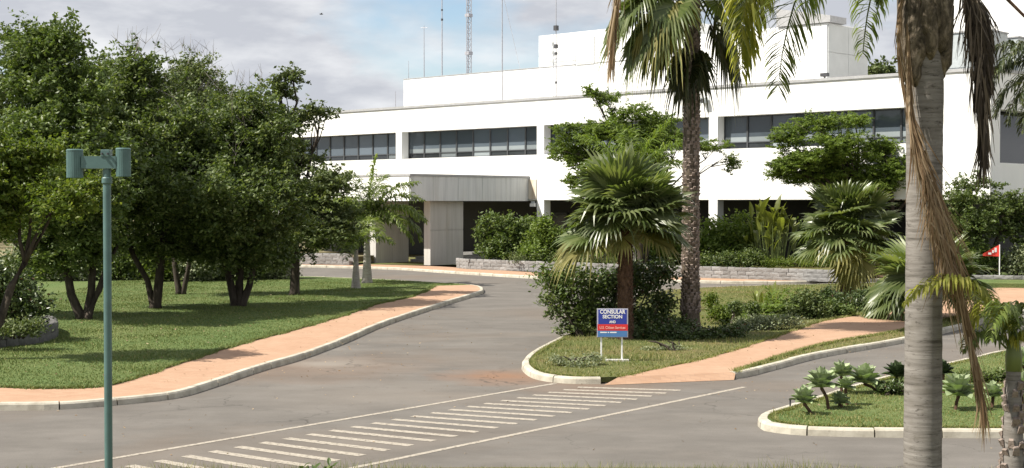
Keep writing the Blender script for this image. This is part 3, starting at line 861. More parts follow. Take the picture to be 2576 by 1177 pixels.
def tree(label, base, stems, lobes, leaf, n_leaf, lsz=(.17, .09), bark_='bark', seed=1, group=None, clump=.26, per=34, flat=.65, up=.35, fork=.32, twigs=0, shell=.5, cat='tree', name='tree', tr=.13, deep=1.05, sub=(.30, .48)):
    """base: world point; stems: list of (dx, dy, lean_x, height, radius); lobes: (px, py, rx_px, rz_px, depth offset)"""
    rs = np.random.RandomState(seed)
    o = empty(name, base); tag(o, label, cat, group)
    d = base.y
    L = []
    for (px, py, rx, rz, dd) in lobes:
        c = P(px, py, d + dd) - base
        k = (d + dd) / FPX
        L.append((np.array(c), np.array([rx * k, rx * k * deep, rz * k])))
    tk = MB()
    tops = []
    for (dx, dy, lx, h, r) in stems:
        p = [Vector((dx * .35, dy * .35, -.05)), Vector((dx * .5, dy * .5, .12)), Vector((dx * .8 + lx * .3, dy, h * .35)), Vector((dx + lx * .65, dy, h * .7)), Vector((dx * 1.1 + lx, dy, h))]
        for k in (2, 3): p[k] += Vector(rs.normal(size=3)) * .05
        tk.tube(p, [r * 1.5, r * 1.12, r * .95, r * .85, r * .72], 9)
        tops.append((p[-1], r * .72))
    tips = []
    for c, e in L:
        cv = Vector(c)
        tp, r0 = min(tops, key=lambda q: (q[0] - cv).length)
        st = tp
        pts = curve_pts(st, cv, .08, rs, 5)
        r1 = max(.03, r0 * .55)
        tk.tube(pts, [r0 * .8, r1, r1 * .8, r1 * .6, r1 * .4], 6)
        for k in range(7):
            v = rs.normal(size=3); v /= np.linalg.norm(v); v[2] = v[2] * .7 + .25
            q = Vector(c + v * e * rs.uniform(.55, .95))
            s0 = pts[rs.randint(2, 5)]
            tk.tube(curve_pts(s0, q, .06, rs, 4), [r1 * .45, r1 * .3, r1 * .2, .008], 4)
            tips.append(np.array(q))
    tk.build('trunk', M[bark_], o, smooth=True)
    SL = []
    for c, e in L:
        for q in range(8):
            v = rs.normal(size=3); v /= np.linalg.norm(v)
            SL.append((c + v * e * rs.uniform(.45, .8), e * rs.uniform(*sub)))
        SL.append((c, e * .45))
    vol = np.array([e[0] * e[2] * rs.uniform(.5, 1.5) for c, e in SL]); vol = vol / vol.sum()
    allC = []
    for (c, e), f in zip(SL, vol):
        nc = max(3, int(n_leaf * f / per))
        v = rs.normal(size=(nc, 3)); v /= np.linalg.norm(v, axis=1)[:, None]
        rad = rs.uniform(0.05, 1, nc) ** shell
        cc = c + v * e * rad[:, None] * (1 + rs.normal(size=(nc, 1)) * .10)
        k = rs.poisson(per, nc)
        sd = v + rs.normal(size=(nc, 3)) * .7; sd[:, 2] = sd[:, 2] * flat + .12; sd /= np.linalg.norm(sd, axis=1)[:, None]
        ln = clump * rs.uniform(1.6, 3.4, nc)
        uu = rs.uniform(-.35, 1, k.sum())[:, None]
        g = rs.normal(size=(k.sum(), 3)) * clump * .42 * np.array([1, 1, flat]) * (1.1 - .5 * np.abs(uu)) + np.repeat(sd * ln[:, None], k, 0) * uu
        allC.append(np.repeat(cc, k, 0) + g)
    C = np.concatenate(allC)
    quads_obj('crown', leaf_quads(rs, C, lsz[0], lsz[1], up), M[leaf], o)
    if twigs:
        tw = MB()
        for k in range(twigs):
            c, e = L[rs.randint(len(L))]
            s0 = c + np.array([rs.uniform(-.8, .8) * e[0], rs.uniform(-.6, .6) * e[1], e[2] * rs.uniform(.5, .8)])
            h = rs.uniform(.35, 1.15)
            e1 = s0 + np.array([rs.normal() * .3, rs.normal() * .3, h])
            pts = curve_pts(s0, e1, 0, rs, 4, .08)
            tw.tube(pts, [.010, .008, .006, .003], 3, False)
            for q in range(3):
                b0 = pts[rs.randint(1, 3)]
                tw.tube([b0, b0 + Vector((rs.normal() * .25, rs.normal() * .2, rs.uniform(.2, .6)))], [.008, .003], 3, False)
        tw.build('bare_twigs', M['bark_grey'], o)['kind'] = 'stuff'
    return o

def shrub(label, base, lobes, leaf, n_leaf, lsz=(.14, .07), seed=1, group=None, clump=.16, per=26, up=.3, name='shrub', cat='shrub', stems=6, shell=.45, flat=.8, bark_='bark'):
    rs = np.random.RandomState(seed)
    o = empty(name, base); tag(o, label, cat, group)
    d = base.y; L = []
    for (px, py, rx, rz, dd) in lobes:
        k = (d + dd) / FPX
        L.append((np.array(P(px, py, d + dd) - base), np.array([rx * k, rx * k * .8, rz * k])))
    tk = MB()
    for c, e in L:
        for q in range(max(2, stems // len(L))):
            v = rs.normal(size=3); v /= np.linalg.norm(v)
            tip = Vector(c + v * e * rs.uniform(.3, .8))
            if tip.z < .2: tip.z = .2
            tk.tube(curve_pts((rs.normal() * .12, rs.normal() * .12, -.04), tip, .1, rs, 4), [.035, .025, .018, .008], 4)
    tk.build('stems', M[bark_], o)
    vol = np.array([e[0] * e[2] for c, e in L]); vol = vol / vol.sum()
    allC = []
    for (c, e), f in zip(L, vol):
        nc = max(3, int(n_leaf * f / per))
        v = rs.normal(size=(nc, 3)); v /= np.linalg.norm(v, axis=1)[:, None]
        cc = c + v * e * (rs.uniform(.05, 1, nc) ** shell)[:, None] * (1 + rs.normal(size=(nc, 1)) * .1)
        k = rs.poisson(per, nc)
        allC.append(np.repeat(cc, k, 0) + rs.normal(size=(k.sum(), 3)) * clump * np.array([1, 1, flat]))
    C = np.concatenate(allC); C = C[C[:, 2] > .0]
    quads_obj('leaves', leaf_quads(rs, C, lsz[0], lsz[1], up), M[leaf], o)
    return o

def fan_mesh(name, mat, e=40, pet=.8, rad=1.0, nseg=34, span=300, tipdroop=.35, cup=.18, petdroop=.25, seed=0, nod=0):
    rs = np.random.RandomState(seed)
    e = R(e)
    V, F = [], []
    m = MB()
    pts = []
    for i in range(5):
        u = i / 4
        pts.append(Vector((pet * u * math.cos(e), 0, pet * u * math.sin(e) - petdroop * pet * u * u)))
    m.tube(pts, [.028, .022, .018, .015, .012], 4)
    hub = pts[-1]
    X = (pts[-1] - pts[-2]).normalized(); Y = Vector((0, 1, 0))
    X = Matrix.Rotation(R(nod), 3, 'Y') @ X; N = X.cross(Y).normalized()
    if N.z < 0: N = -N
    N = (N * 1.0).normalized()
    b = len(m.V)
    sp = R(span) / 2
    da = 2 * sp / nseg
    for i in range(nseg):
        a = -sp + (i + .5) * da
        r = rad * (1 - .28 * (abs(a) / sp) ** 1.5) * rs.uniform(.92, 1.06)
        def pt(ang, rr, lift=0.0, drop=0.0):
            dv = X * math.cos(ang) + Y * math.sin(ang)
            p = hub + dv * rr + N * (cup * rr * (abs(math.sin(ang)) ** 1.2) + lift)
            p.z -= drop
            return tuple(p)
        if rs.uniform() < .035: continue
        td = tipdroop * r * rs.uniform(.4, 1.9) + (.3 * r if rs.uniform() < .06 else 0)
        k = len(m.V)
        m.V += [tuple(hub), pt(a - da * .5, r * .66, 0, .04 * r), pt(a, r * .68, .04 * rad, .04 * r), pt(a + da * .5, r * .66, 0, .04 * r),
                pt(a - da * .2, r * .85, 0, td * .42), pt(a + da * .2, r * .85, 0, td * .42), pt(a, r, 0, td)]
        m.F += [(k, k + 1, k + 2), (k, k + 2, k + 3), (k + 1, k + 4, k + 2), (k + 2, k + 5, k + 3), (k + 2, k + 4, k + 5), (k + 4, k + 6, k + 5)]
    return m.me(name, M[mat])

def pinnate_along(pts, n, ll, lw, droop=.5, fwd=.55, plumose=.35, seed=0, taper=.55, r0=.02, start=.12, lift=.15, side=None):
    """leaflets along a rachis given as points; returns MB"""
    rs = np.random.RandomState(seed)
    m = MB()
    pts = resample([Vector(p) for p in pts], .12)
    N = len(pts)
    m.tube(pts[::2] if N > 8 else pts, list(np.linspace(r0, r0 * .25, len(pts[::2] if N > 8 else pts))), 4, False)
    for i in range(n):
        u = start + (1 - start) * i / (n - 1)
        f = u * (N - 1); k = min(int(f), N - 2)
        p = pts[k].lerp(pts[k + 1], f - k)
        T = (pts[min(k + 1, N - 1)] - pts[max(k - 1, 0)]).normalized()
        S = T.cross(Vector((0, 0, 1)))
        if S.length < .15: S = Vector((0.25, 1, 0))
        if side is not None: S = Vector(side) - T * T.dot(Vector(side))
        S.normalize(); U = S.cross(T).normalized()
        pr = math.sin(math.pi * min(1, (u * .86 + .12))) ** .6
        for sd in (-1, 1):
            l = ll * (taper + (1 - taper) * pr) * rs.uniform(.8, 1.12) * (1 - .45 * max(0, u - .75) / .25)
            a = fwd + rs.normal() * .12
            d0 = (S * sd * math.cos(a) + T * math.sin(a) + U * (lift + rs.normal() * plumose)).normalized()
            p1 = p + d0 * l * .45
            d1 = (d0 + Vector((0, 0, -droop * rs.uniform(.7, 1.3)))).normalized()
            p2 = p1 + d1 * l * .33
            d2 = (d1 + Vector((0, 0, -droop * 1.2))).normalized()
            p3 = p2 + d2 * l * .25
            wv = d0.cross(Vector((rs.normal() * .3, rs.normal() * .3, 1))).normalized() * lw * .5
            q = len(m.V)
            m.V += [tuple(p - wv * .45), tuple(p + wv * .45), tuple(p1 + wv), tuple(p1 - wv), tuple(p2 + wv * .75), tuple(p2 - wv * .75), tuple(p3)]
            m.F += [(q, q + 1, q + 2, q + 3), (q + 3, q + 2, q + 4, q + 5), (q + 5, q + 4, q + 6)]
    return m
def arc(L, e, bend, n=14, power=1.25):
    """a frond's rachis in the xz plane: start elevation e, total bend in degrees"""
    p = Vector((0, 0, 0)); out = [p.copy()]
    for i in range(n):
        u = (i + .5) / n
        a = R(e - bend * u ** power)
        p = p + Vector((math.cos(a), 0, math.sin(a))) * L / n
        out.append(p.copy())
    return out
def feather_mesh(name, mat, L=2.2, e=55, bend=95, n=46, ll=.45, lw=.035, seed=0, **k):
    return pinnate_along(arc(L, e, bend), n, ll, lw, seed=seed, **k).me(name, M[mat])

def strands(path, n, width, dmul, L=(.5, 1.0), w=.013, seed=0, sag=.12):
    rs = np.random.RandomState(seed); m = MB()
    pts = resample([Vector(p) for p in path], .06); N = len(pts)
    m.tube(pts[::3], list(np.linspace(.022, .01, len(pts[::3]))), 4, False)
    for q in range(n):
        u0 = rs.uniform(0, .95) ** 1.1; l = rs.uniform(*L)
        off0 = rs.normal() * .35; off1 = rs.normal() * 1.0; dy = rs.normal() * dmul
        ln = []
        for j in range(5):
            f = (u0 * (N - 1)) + j / 4 * l / .06; k = min(int(f), N - 2); x = min(f - k, 1.0)
            p = pts[k].lerp(pts[k + 1], x)
            if f > N - 1: p = p + Vector((0, 0, -(f - (N - 1)) * .06 * .6))
            uu = min(f / (N - 1), 1); wd = np.interp(uu, *width)
            o_ = (off0 + (off1 - off0) * j / 4) * wd
            ln.append(p + Vector((o_, dy * wd, -sag * abs(o_) * (j / 4) - .02 * j * rs.uniform(0, 1))))
        ww = w * rs.uniform(.5, 1.3); b = len(m.V); sx = Vector((1, rs.normal() * .6, 0)).normalized()
        for j, p in enumerate(ln):
            h = ww * (1 if j < 3 else (.7 if j == 3 else .15)) * .5
            m.V += [tuple(p - sx * h), tuple(p + sx * h)]
        for j in range(4): m.F.append((b + 2 * j, b + 2 * j + 1, b + 2 * j + 3, b + 2 * j + 2))
    return m

def palm(label, base, z_top, r_base, r_top, trunk_mat, fronds, group=None, name='palm', cat='palm tree', lean=(0, 0), boots=None, flare=1.0, crown_z=None, seed=0, rings=0, bulge=None, nseg=18):
    """fronds: list of (mesh, azimuth deg, z offset, scale, tilt)"""
    rs = np.random.RandomState(seed)
    o = empty(name, base); tag(o, label, cat, group)
    H = z_top - base.z
    m = MB(); n = nseg; K = max(14, int(H / .10)) if rings else 24
    prof = []
    for i in range(K + 1):
        u = i / K
        r = r_base + (r_top - r_base) * min(1, u * 1.15)
        r *= 1 + (flare - 1) * math.exp(-u * H / .35)
        if bulge: r *= 1 + bulge[1] * math.exp(-((u - bulge[0]) / bulge[2]) ** 2)
        if rings: r *= 1 + rings * (1 if i % 2 else -1) + rs.normal() * rings * .4
        prof.append((r, u * H))
    b = 0
    for (r, z) in prof:
        u = z / H
        for k in range(n):
            g = 2 * math.pi * k / n
            rr = r * (1 + .012 * math.sin(3 * g + z) + rs.normal() * .006)
            m.V.append((lean[0] * u * u + rr * math.cos(g), lean[1] * u * u + rr * math.sin(g), z - .05))
    for i in range(K):
        for k in range(n):
            k2 = (k + 1) % n
            m.F.append((i * n + k, i * n + k2, (i + 1) * n + k2, (i + 1) * n + k))
    m.F.append(tuple(K * n + k for k in range(n)))
    m.build('trunk', M[trunk_mat], o, smooth=True)
    if boots:
        zs0, zs1, bm_, size, dens = boots
        bb = MB(); z = zs0; row = 0
        while z < zs1:
            u = z / H; i = min(int(u * K), K); r = prof[i][0]
            nk = max(6, int(2 * math.pi * r / (size * 1.15)))
            for k in range(nk):
                if rs.uniform() > dens: continue
                g = 2 * math.pi * (k + .5 * (row % 2)) / nk + rs.normal() * .06
                cx_, cy_ = lean[0] * u * u, lean[1] * u * u
                ca, sa = math.cos(g), math.sin(g); w_ = size * .5 * rs.uniform(.7, 1.05); h_ = size * rs.uniform(.7, 1.1); out = size * rs.uniform(.18, .42)
                q = len(bb.V)
                def pt(tang, rr, zz): return (cx_ + ca * rr - sa * tang, cy_ + sa * rr + ca * tang, zz)
                bb.V += [pt(-w_, r * .98, z), pt(w_, r * .98, z), pt(w_ * .7, r + out, z + h_ * .8), pt(-w_ * .7, r + out, z + h_ * .8), pt(-w_ * .6, r * .98, z + h_), pt(w_ * .6, r * .98, z + h_)]
                bb.F += [(q, q + 1, q + 2, q + 3), (q + 3, q + 2, q + 5, q + 4), (q, q + 3, q + 4), (q + 1, q + 5, q + 2)]
            z += size * .78; row += 1
        x = bb.build('leaf_bases', M[bm_], o); x['kind'] = 'stuff'
    for (me, az, dz, sc, nm) in fronds:
        inst(nm, me, o, (lean[0] + math.cos(R(az)) * r_top * .5, lean[1] + math.sin(R(az)) * r_top * .5, H + dz), (R(rs.uniform(-14, 14)) if 'fan' in name else 0, R(rs.uniform(-9, 9)) if 'fan' in name else 0, R(az)), sc)
    return o
# ------------------------------------------------------------------ street furniture
def ground_pt(px, py, z): return G(px, py, z)
LZ = .118
lb = G(274, 1300, .09)
lamp = empty('street_lamp', lb); tag(lamp, 'teal green lamp post with two ribbed drum heads on the left', 'street lamp')
dl = lb.y
zt = P(274, 425, dl).z - lb.z
MB().lathe([(.11, 0), (.11, .02), (.06, .03), (.0425, .06), (.0425, zt)], 20).build('pole', M['teal'], lamp, smooth=False)
k = dl / FPX
ax0, ax1 = (213 - 274) * k, (300 - 274) * k
z0, z1 = P(0, 424, dl).z - lb.z, P(0, 393, dl).z - lb.z
MB().box(ax0, ax1, -.055, .055, z0, z1).build('arm', M['teal'], lamp)
bevel(MB().box(-.05, .045, -.062, .062, z1 - .01, z1 + .07).build('arm_bracket', M['teal'], lamp), .006)
for (xa, xb, ya, yb, nm) in ((173, 214, 380, 447, 0), (297, 334, 377, 444, 1)):
    cx_ = ((xa + xb) / 2 - 274) * k; r = (xb - xa) / 2 * k
    za, zb = P(0, yb, dl).z - lb.z, P(0, ya, dl).z - lb.z
    pr = MB(); n = 72
    for zz in (za, zb):
        for q in range(n):
            g = 2 * math.pi * q / n; rr = r * (1.0 if q % 3 else .955)
            pr.V.append((cx_ + rr * math.cos(g), rr * math.sin(g), zz))
    for q in range(n): pr.F.append((q, (q + 1) % n, n + (q + 1) % n, n + q))
    pr.F.append(tuple(range(n, 2 * n)))
    hd = pr.build('lamp_head', M['teal'], lamp)
    MB().lathe([(r * .9, za + .012), (r * .9, za + .02)], 24, (cx_, 0)).build('diffuser', M['white_metal'], hd)
    MB().lathe([(r * 1.02, zb + .001), (r * 1.02, zb + .012), (r * .9, zb + .02)], 24, (cx_, 0)).build('cap', M['teal'], hd)

MB().lathe([(.05, zt - .16), (.056, zt - .15), (.056, zt - .10), (.05, zt - .09)], 20).build('collar', M['teal'], lamp)
for sx in (-1, 1): MB().lathe([(.012, 0), (.012, .02)], 8).build('bolt', M['dark_metal'], lamp, loc=(sx * .03, -.075, z1 + .015))

# consular sign
sb = G(1540, 908, LZ)
sg = empty('sign', sb, -.03); tag(sg, 'blue and red consular section sign on two pale posts in the grass', 'sign')
ds = sb.y; k = ds / FPX
zP = lambda y: P(0, y, ds).z - sb.z
hw_ = 39.0 * k; zb_, zt_ = zP(848), zP(776)
hh_ = zt_ - zb_
MB().box(-hw_, hw_, -.02, .02, zb_, zt_).build('panel', M['sign_frame'], sg)
MB().box(-hw_ + .028, hw_ - .028, -.024, -.0205, zb_ + hh_ * .46, zt_ - .022).build('blue_field', M['sign_blue'], sg)
MB().box(-hw_ + .012, hw_ - .004, -.0255, -.0205, zb_ + hh_ * .235, zb_ + hh_ * .455).build('red_band', M['sign_red'], sg)
MB().box(-hw_ + .018, hw_ - .02, -.024, -.0205, zb_ + .012, zb_ + hh_ * .23).build('light_blue_field', M['sign_light'], sg)
def lettering(txt, x, z, size, mat, width=None, align='CENTER', bold=.012):
    c = bpy.data.curves.new('lettering', 'FONT')
    c.body = txt; c.size = size; c.align_x = align; c.align_y = 'CENTER'; c.extrude = .001; c.offset = bold * size
    c.materials.append(mat)
    o = bpy.data.objects.new('lettering', c); COL.objects.link(o); o.parent = sg
    o.location = (x, -.0275, z); o.rotation_euler = (math.pi / 2, 0, 0)
    dg = bpy.context.evaluated_depsgraph_get()
    me = bpy.data.meshes.new_from_object(o.evaluated_get(dg))
    bpy.data.objects.remove(o)
    xs = [v.co.x for v in me.vertices]
    o2 = inst('lettering', me, sg, (x, -.0275, z), (math.pi / 2, 0, 0), (width / (max(xs) - min(xs)), 1, 1))
    return o2
W2_ = hw_ * 2
lettering('CONSULAR', 0, zb_ + hh_ * .885, hh_ * .19, M['sign_white'], W2_ * .82, bold=.03)
lettering('SECTION', 0, zb_ + hh_ * .715, hh_ * .17, M['sign_white'], W2_ * .63, bold=.03)
lettering('AND', 0, zb_ + hh_ * .535, hh_ * .125, M['sign_white'], W2_ * .21, bold=.03)
lettering('U.S. Citizen Services', 0, zb_ + hh_ * .335, hh_ * .135, M['sign_pink'], W2_ * .83, bold=.02)
m = MB()
for (a, b) in ((-.40, -.18), (-.15, -.11), (-.08, .13)): m.box(W2_ * a, W2_ * b, -.0262, -.0242, zb_ + hh_ * .15, zb_ + hh_ * .19)
m.build('small_print', M['sign_white'], sg)
for px in (1512, 1564):
    x = (px - 1540) * k
    bevel(MB().box(x - .017, x + .017, .0205, .055, 0, zb_ + .25).build('post', M['white_metal'], sg), .004)
MB().box((1522 - 1540) * k, (1581 - 1540) * k, -.06, .12, 0.0, .035).build('base_plate', plain('pale_concrete', (.5, .49, .46), .9), sg)

# red pennant far right
fb = Vector((P(2514, 600, 61.4).x, 61.4, .30))
fg = empty('pennant', fb); tag(fg, 'red triangular pennant with white marks on a thin pole', 'flag')
k = fb.y / FPX
MB().tube([(0, 0, 0), (0, 0, 85 * k)], .022, 6).build('pole', M['white_metal'], fg)
m = MB(); zt2, zb2 = 84 * k, 55 * k
V = []
for y in (-.008, .008):
    for i in range(7):
        u = i / 6
        wv = .05 * math.sin(u * 5)
        V += [(-.02 - u * 42 * k, y + wv, zt2 - u * 22 * k), (-.02 - u * 42 * k, y + wv, zb2 + u * 1.5 * k)]
m.V = V
for s_ in (0, 14):
    for i in range(6):
        f = (s_ + 2 * i, s_ + 2 * i + 2, s_ + 2 * i + 3, s_ + 2 * i + 1)
        m.F.append(f if s_ else f[::-1])
m.build('cloth', M['red_flag'], fg)
m = MB()
for (a, b, c_, d_) in ((6, 11, 66, 77), (13, 17, 64, 71), (20, 28, 60, 65)):
    u0 = (a + b) / 2 / 42; y = .05 * math.sin(u0 * 5) - .03
    m.box(-.02 - b * k, -.02 - a * k, y, y + .012, c_ * k, d_ * k)
m.build('white_mark', M['sign_white'], fg)

stk = G(1987, 1026, LZ)
st = empty('marker_stake', stk); tag(st, 'short black stake at the left tip of the agave island', 'stake')
MB().box(-.012, .012, -.012, .012, 0, .13).build('stake', M['dark_metal'], st); MB().box(-.02, .02, -.02, .02, .131, .145).build('stake_cap', M['dark_metal'], st)

bp_ = P(808, 36, 70)
bd = empty('bird', bp_, .4); bd.scale = (.6, .6, .6); tag(bd, 'small dark bird flying high in the grey clouds', 'bird')
m = MB(); m.tube([(-.16, 0, 0), (-.08, 0, .01), (.02, 0, .015), (.10, 0, .01), (.16, 0, .02)], [.012, .045, .05, .03, .01], 8)
for sd in (-1, 1):
    q = len(m.V); m.V += [(.05, sd * .03, .02), (-.06, sd * .03, .02), (-.05, sd * .2, .09), (.03, sd * .2, .09), (-.08, sd * .38, .05)]
    m.F += [(q, q + 1, q + 2, q + 3), (q + 3, q + 2, q + 4)]
m.build('body', M['dark_metal'], bd, smooth=True)

# ------------------------------------------------------------------ trees on the left lawn
LG = 'trees standing on the left lawn'
tree('broad deep green tree with several crooked stems beside the lamp post, tallest at the left', G(212, 802, .12),
     [(-.25, 0, -.5, 2.3, .13), (.12, .1, .25, 2.4, .12), (.3, -.1, .75, 2.3, .10)],
     [(130, 120, 85, 70, .5), (60, 215, 105, 90, 1), (190, 235, 105, 85, 0), (110, 360, 130, 100, -.5), (245, 420, 105, 105, -.8), (170, 560, 130, 62, -1.2), (20, 420, 95, 120, .5), (180, 450, 120, 110, -2), (240, 610, 80, 50, -.6), (110, 620, 80, 50, 0), (160, 635, 60, 36, -.5)],
     'leaf_mid', 64000, (.15, .088), seed=2, group=LG, tr=.13)
tree('dark tree with a forked V trunk standing right of the lamp post', G(388, 775, .12),
     [(-.1, 0, -.75, 2.5, .10), (.12, 0, .25, 2.6, .15)],
     [(350, 235, 100, 105, .8), (300, 370, 105, 115, 0), (420, 370, 110, 120, -.4), (385, 520, 140, 95, -.8), (345, 165, 48, 42, .6), (330, 470, 90, 90, -1), (380, 470, 120, 110, -2.0), (330, 595, 80, 50, 0), (440, 600, 90, 55, 0), (370, 620, 60, 36, .8)],
     'leaf_deep', 60000, (.14, .08), seed=3, group=LG, twigs=30)
tree('slender twin stemmed tree set back between two darker trees', G(455, 740, .12),
     [(-.15, 0, -.25, 2.6, .11), (.2, 0, .45, 2.6, .09)],
     [(465, 210, 75, 60, 1), (520, 300, 110, 100, .5), (440, 300, 90, 90, 0), (480, 440, 100, 110, -.5), (465, 560, 90, 60, -.5)],
     'leaf_olive', 38000, (.14, .076), seed=4, group=LG, twigs=70)
tree('dense dark tree with three stems in the middle of the lawn', G(600, 770, .12),
     [(-.25, 0, -.3, 2.0, .13), (.05, .1, .05, 2.2, .14), (.28, 0, .45, 2.1, .12)],
     [(570, 310, 115, 95, .5), (620, 400, 125, 110, -.2), (510, 460, 110, 110, -.3), (670, 500, 105, 110, -.5), (590, 590, 135, 75, -.8), (650, 320, 60, 60, 1), (590, 480, 150, 110, -2.2), (540, 620, 80, 48, 0), (660, 630, 80, 48, .3), (500, 640, 50, 34, .6), (600, 640, 60, 34, -.4)],
     'leaf_deep', 68000, (.14, .08), seed=5, group=LG, twigs=25)
tree('thin crowned tree with a single straight trunk at the right end of the lawn', G(741, 742, .12),
     [(0, 0, .1, 3.0, .17)],
     [(700, 225, 52, 26, 0), (735, 188, 22, 14, 0), (745, 300, 62, 32, .4), (805, 285, 38, 22, -.4), (740, 390, 78, 55, 0), (800, 470, 85, 70, -.5), (735, 520, 100, 70, .4), (800, 575, 75, 55, -.7), (690, 440, 60, 70, .5), (860, 560, 40, 50, -.5), (700, 590, 60, 45, .2), (790, 620, 60, 30, 0)],
     'leaf_olive', 38000, (.14, .072), seed=6, group=LG, clump=.2, flat=.45)
tree('bright yellow green tree at the left edge in front of the others', G(-70, 905, .12),
     [(-.1, 0, .3, 2.2, .14), (.2, .1, .9, 2.1, .10)],
     [(40, 470, 100, 75, .3), (165, 500, 100, 52, .1), (80, 400, 90, 50, .6), (-70, 420, 120, 110, 0), (-30, 560, 90, 60, -.2), (215, 470, 60, 36, .2), (-180, 380, 110, 100, 0)],
     'leaf_bright', 34000, (.10, .06), seed=8, clump=.18)
tree('unseen leafy tree added outside the left edge to shade the lawn', G(-260, 800, .12), [(0, 0, .2, 2.6, .17)], [(-240, 380, 130, 110, 0), (-150, 480, 100, 80, 0), (-330, 470, 120, 100, 0), (-120, 330, 90, 80, 0)], 'leaf_mid', 16000, (.2, .12), seed=7)  # out of view, added for the shadow it throws on the lawn
shrub('dark bushy shrub growing in the rounded planter at the left edge', G(20, 825, .44), [(10, 740, 90, 75, 0), (70, 770, 50, 45, -.2), (-60, 720, 80, 90, 0)], 'leaf_dark', 9000, (.12, .06), seed=9)
shrub('low pale weeds filling the front of the left planter', G(40, 846, .44), [(0, 825, 60, 14, 0), (80, 822, 50, 12, 0), (40, 830, 60, 10, -.1)], 'leaf_olive', 2500, (.09, .04), seed=10, clump=.1)

BG = 'trees rising behind the lawn trees'
tree('tall leafy background tree behind the left lawn tree', P(40, 600, 84) * 1 + Vector((0, 0, -P(40, 600, 84).z)), [(0, 0, .2, 4, .2), (.3, 0, 1, 4, .15)],
     [(70, 120, 60, 70, 0), (0, 230, 120, 110, 0), (150, 260, 120, 100, 0), (255, 195, 65, 55, 0), (60, 400, 140, 110, -1), (220, 190, 70, 60, 1)], 'leaf_mid', 26000, (.2, .12), seed=12, group=BG, clump=.3)
tree('rounded background tree with grey twigs above the middle of the lawn', P(420, 600, 88) + Vector((0, 0, -P(420, 600, 88).z)), [(0, 0, -.2, 4, .2), (.3, 0, .5, 4, .15)],
     [(360, 290, 120, 100, 0), (480, 240, 90, 75, 0), (560, 300, 90, 75, 0), (450, 420, 160, 120, 0), (300, 230, 80, 70, 1)], 'leaf_olive', 26000, (.2, .11), seed=13, group=BG, clump=.3, twigs=110)
tree('background tree filling the gap before the white building', P(650, 600, 86) + Vector((0, 0, -P(650, 600, 86).z)), [(0, 0, .1, 4, .2)],
     [(640, 340, 75, 80, 0), (600, 440, 110, 110, 0), (710, 500, 100, 100, 0), (640, 300, 40, 50, 0)], 'leaf_mid', 20000, (.2, .11), seed=14, group=BG, clump=.28)
SG = 'scrub bushes along the back of the lawn'
rs_ = random.Random(21)
lab = [('sunny olive bush at the back left, beside the planter shrub', 'leaf_grey'), ('bright green bush seen left of the lamp post under the crown', 'feathery'), ('grey green bush just behind the multi stemmed left tree', 'leaf_grey'), ('mid green bush right of the lamp post near the ground', 'leaf_mid'),
       ('pale bush seen through the forked trunk', 'leaf_grey'), ('bright bush between the forked tree and the slender twin stemmed tree', 'leaf_bright'), ('feathery pale grey bush right of the slender twin stemmed tree', 'leaf_grey'), ('low olive bush left of the three stemmed dark tree', 'leaf_olive'),
       ('dusty bush directly behind the three stemmed dark tree', 'leaf_olive'), ('pale green bush left of the single straight trunk', 'leaf_grey'), ('dark low bush at the foot of the straight trunk tree, further back', 'leaf_mid')]
for i, ((lb_, mt), px, top) in enumerate(zip(lab, (60, 130, 200, 300, 365, 425, 500, 545, 610, 690, 650), (600, 580, 610, 600, 620, 600, 620, 640, 630, 600, 650))):
    py = rs_.uniform(706, 716)
    mid = (top + py) / 2; rz = (py - top) / 2
    shrub(lb_, G(px, py, 0.0), [(px - 20, mid + 10, 45, rz * .8, 0), (px + 22, mid, 42, rz, .4)], mt, 3800, (.17, .085), seed=30 + i, group=SG, clump=.22)
# far wood behind everything
def treeline(name, label, xs, y0, y1, z0, z1, n, mat, seed):
    rs = np.random.RandomState(seed)
    nb = 46
    cx_ = rs.uniform(xs[0], xs[1], nb); cy_ = rs.uniform(y0, y1, nb); hz = rs.uniform(z0, z1, nb)
    C = []
    for x, y, h in zip(cx_, cy_, hz):
        v = rs.normal(size=(n // nb, 3)); v /= np.linalg.norm(v, axis=1)[:, None]
        C.append(np.array([x, y, h * .5]) + v * np.array([h * .55, h * .5, h * .5]) * rs.uniform(.2, 1, (n // nb, 1)) ** .4)
    o = quads_obj(name, leaf_quads(rs, np.concatenate(C), .5, .3), M[mat], None, 'stuff')
    return tag(o, label)
treeline('far_woodland', 'far dark green wood closing the view behind the left trees', (-75, -19), 105, 135, 5, 7.5, 16000, 'leaf_mid', 50)
tree('distant tree top showing above the flat roof beside the near palm trunk', Vector((34, 128, 0)), [(0, 0, 0, 9, .3)], [(2215, 178, 36, 20, 0), (2250, 195, 40, 22, 0), (2200, 230, 60, 50, 0)], 'leaf_olive', 5000, (.4, .22), seed=51, clump=.4)

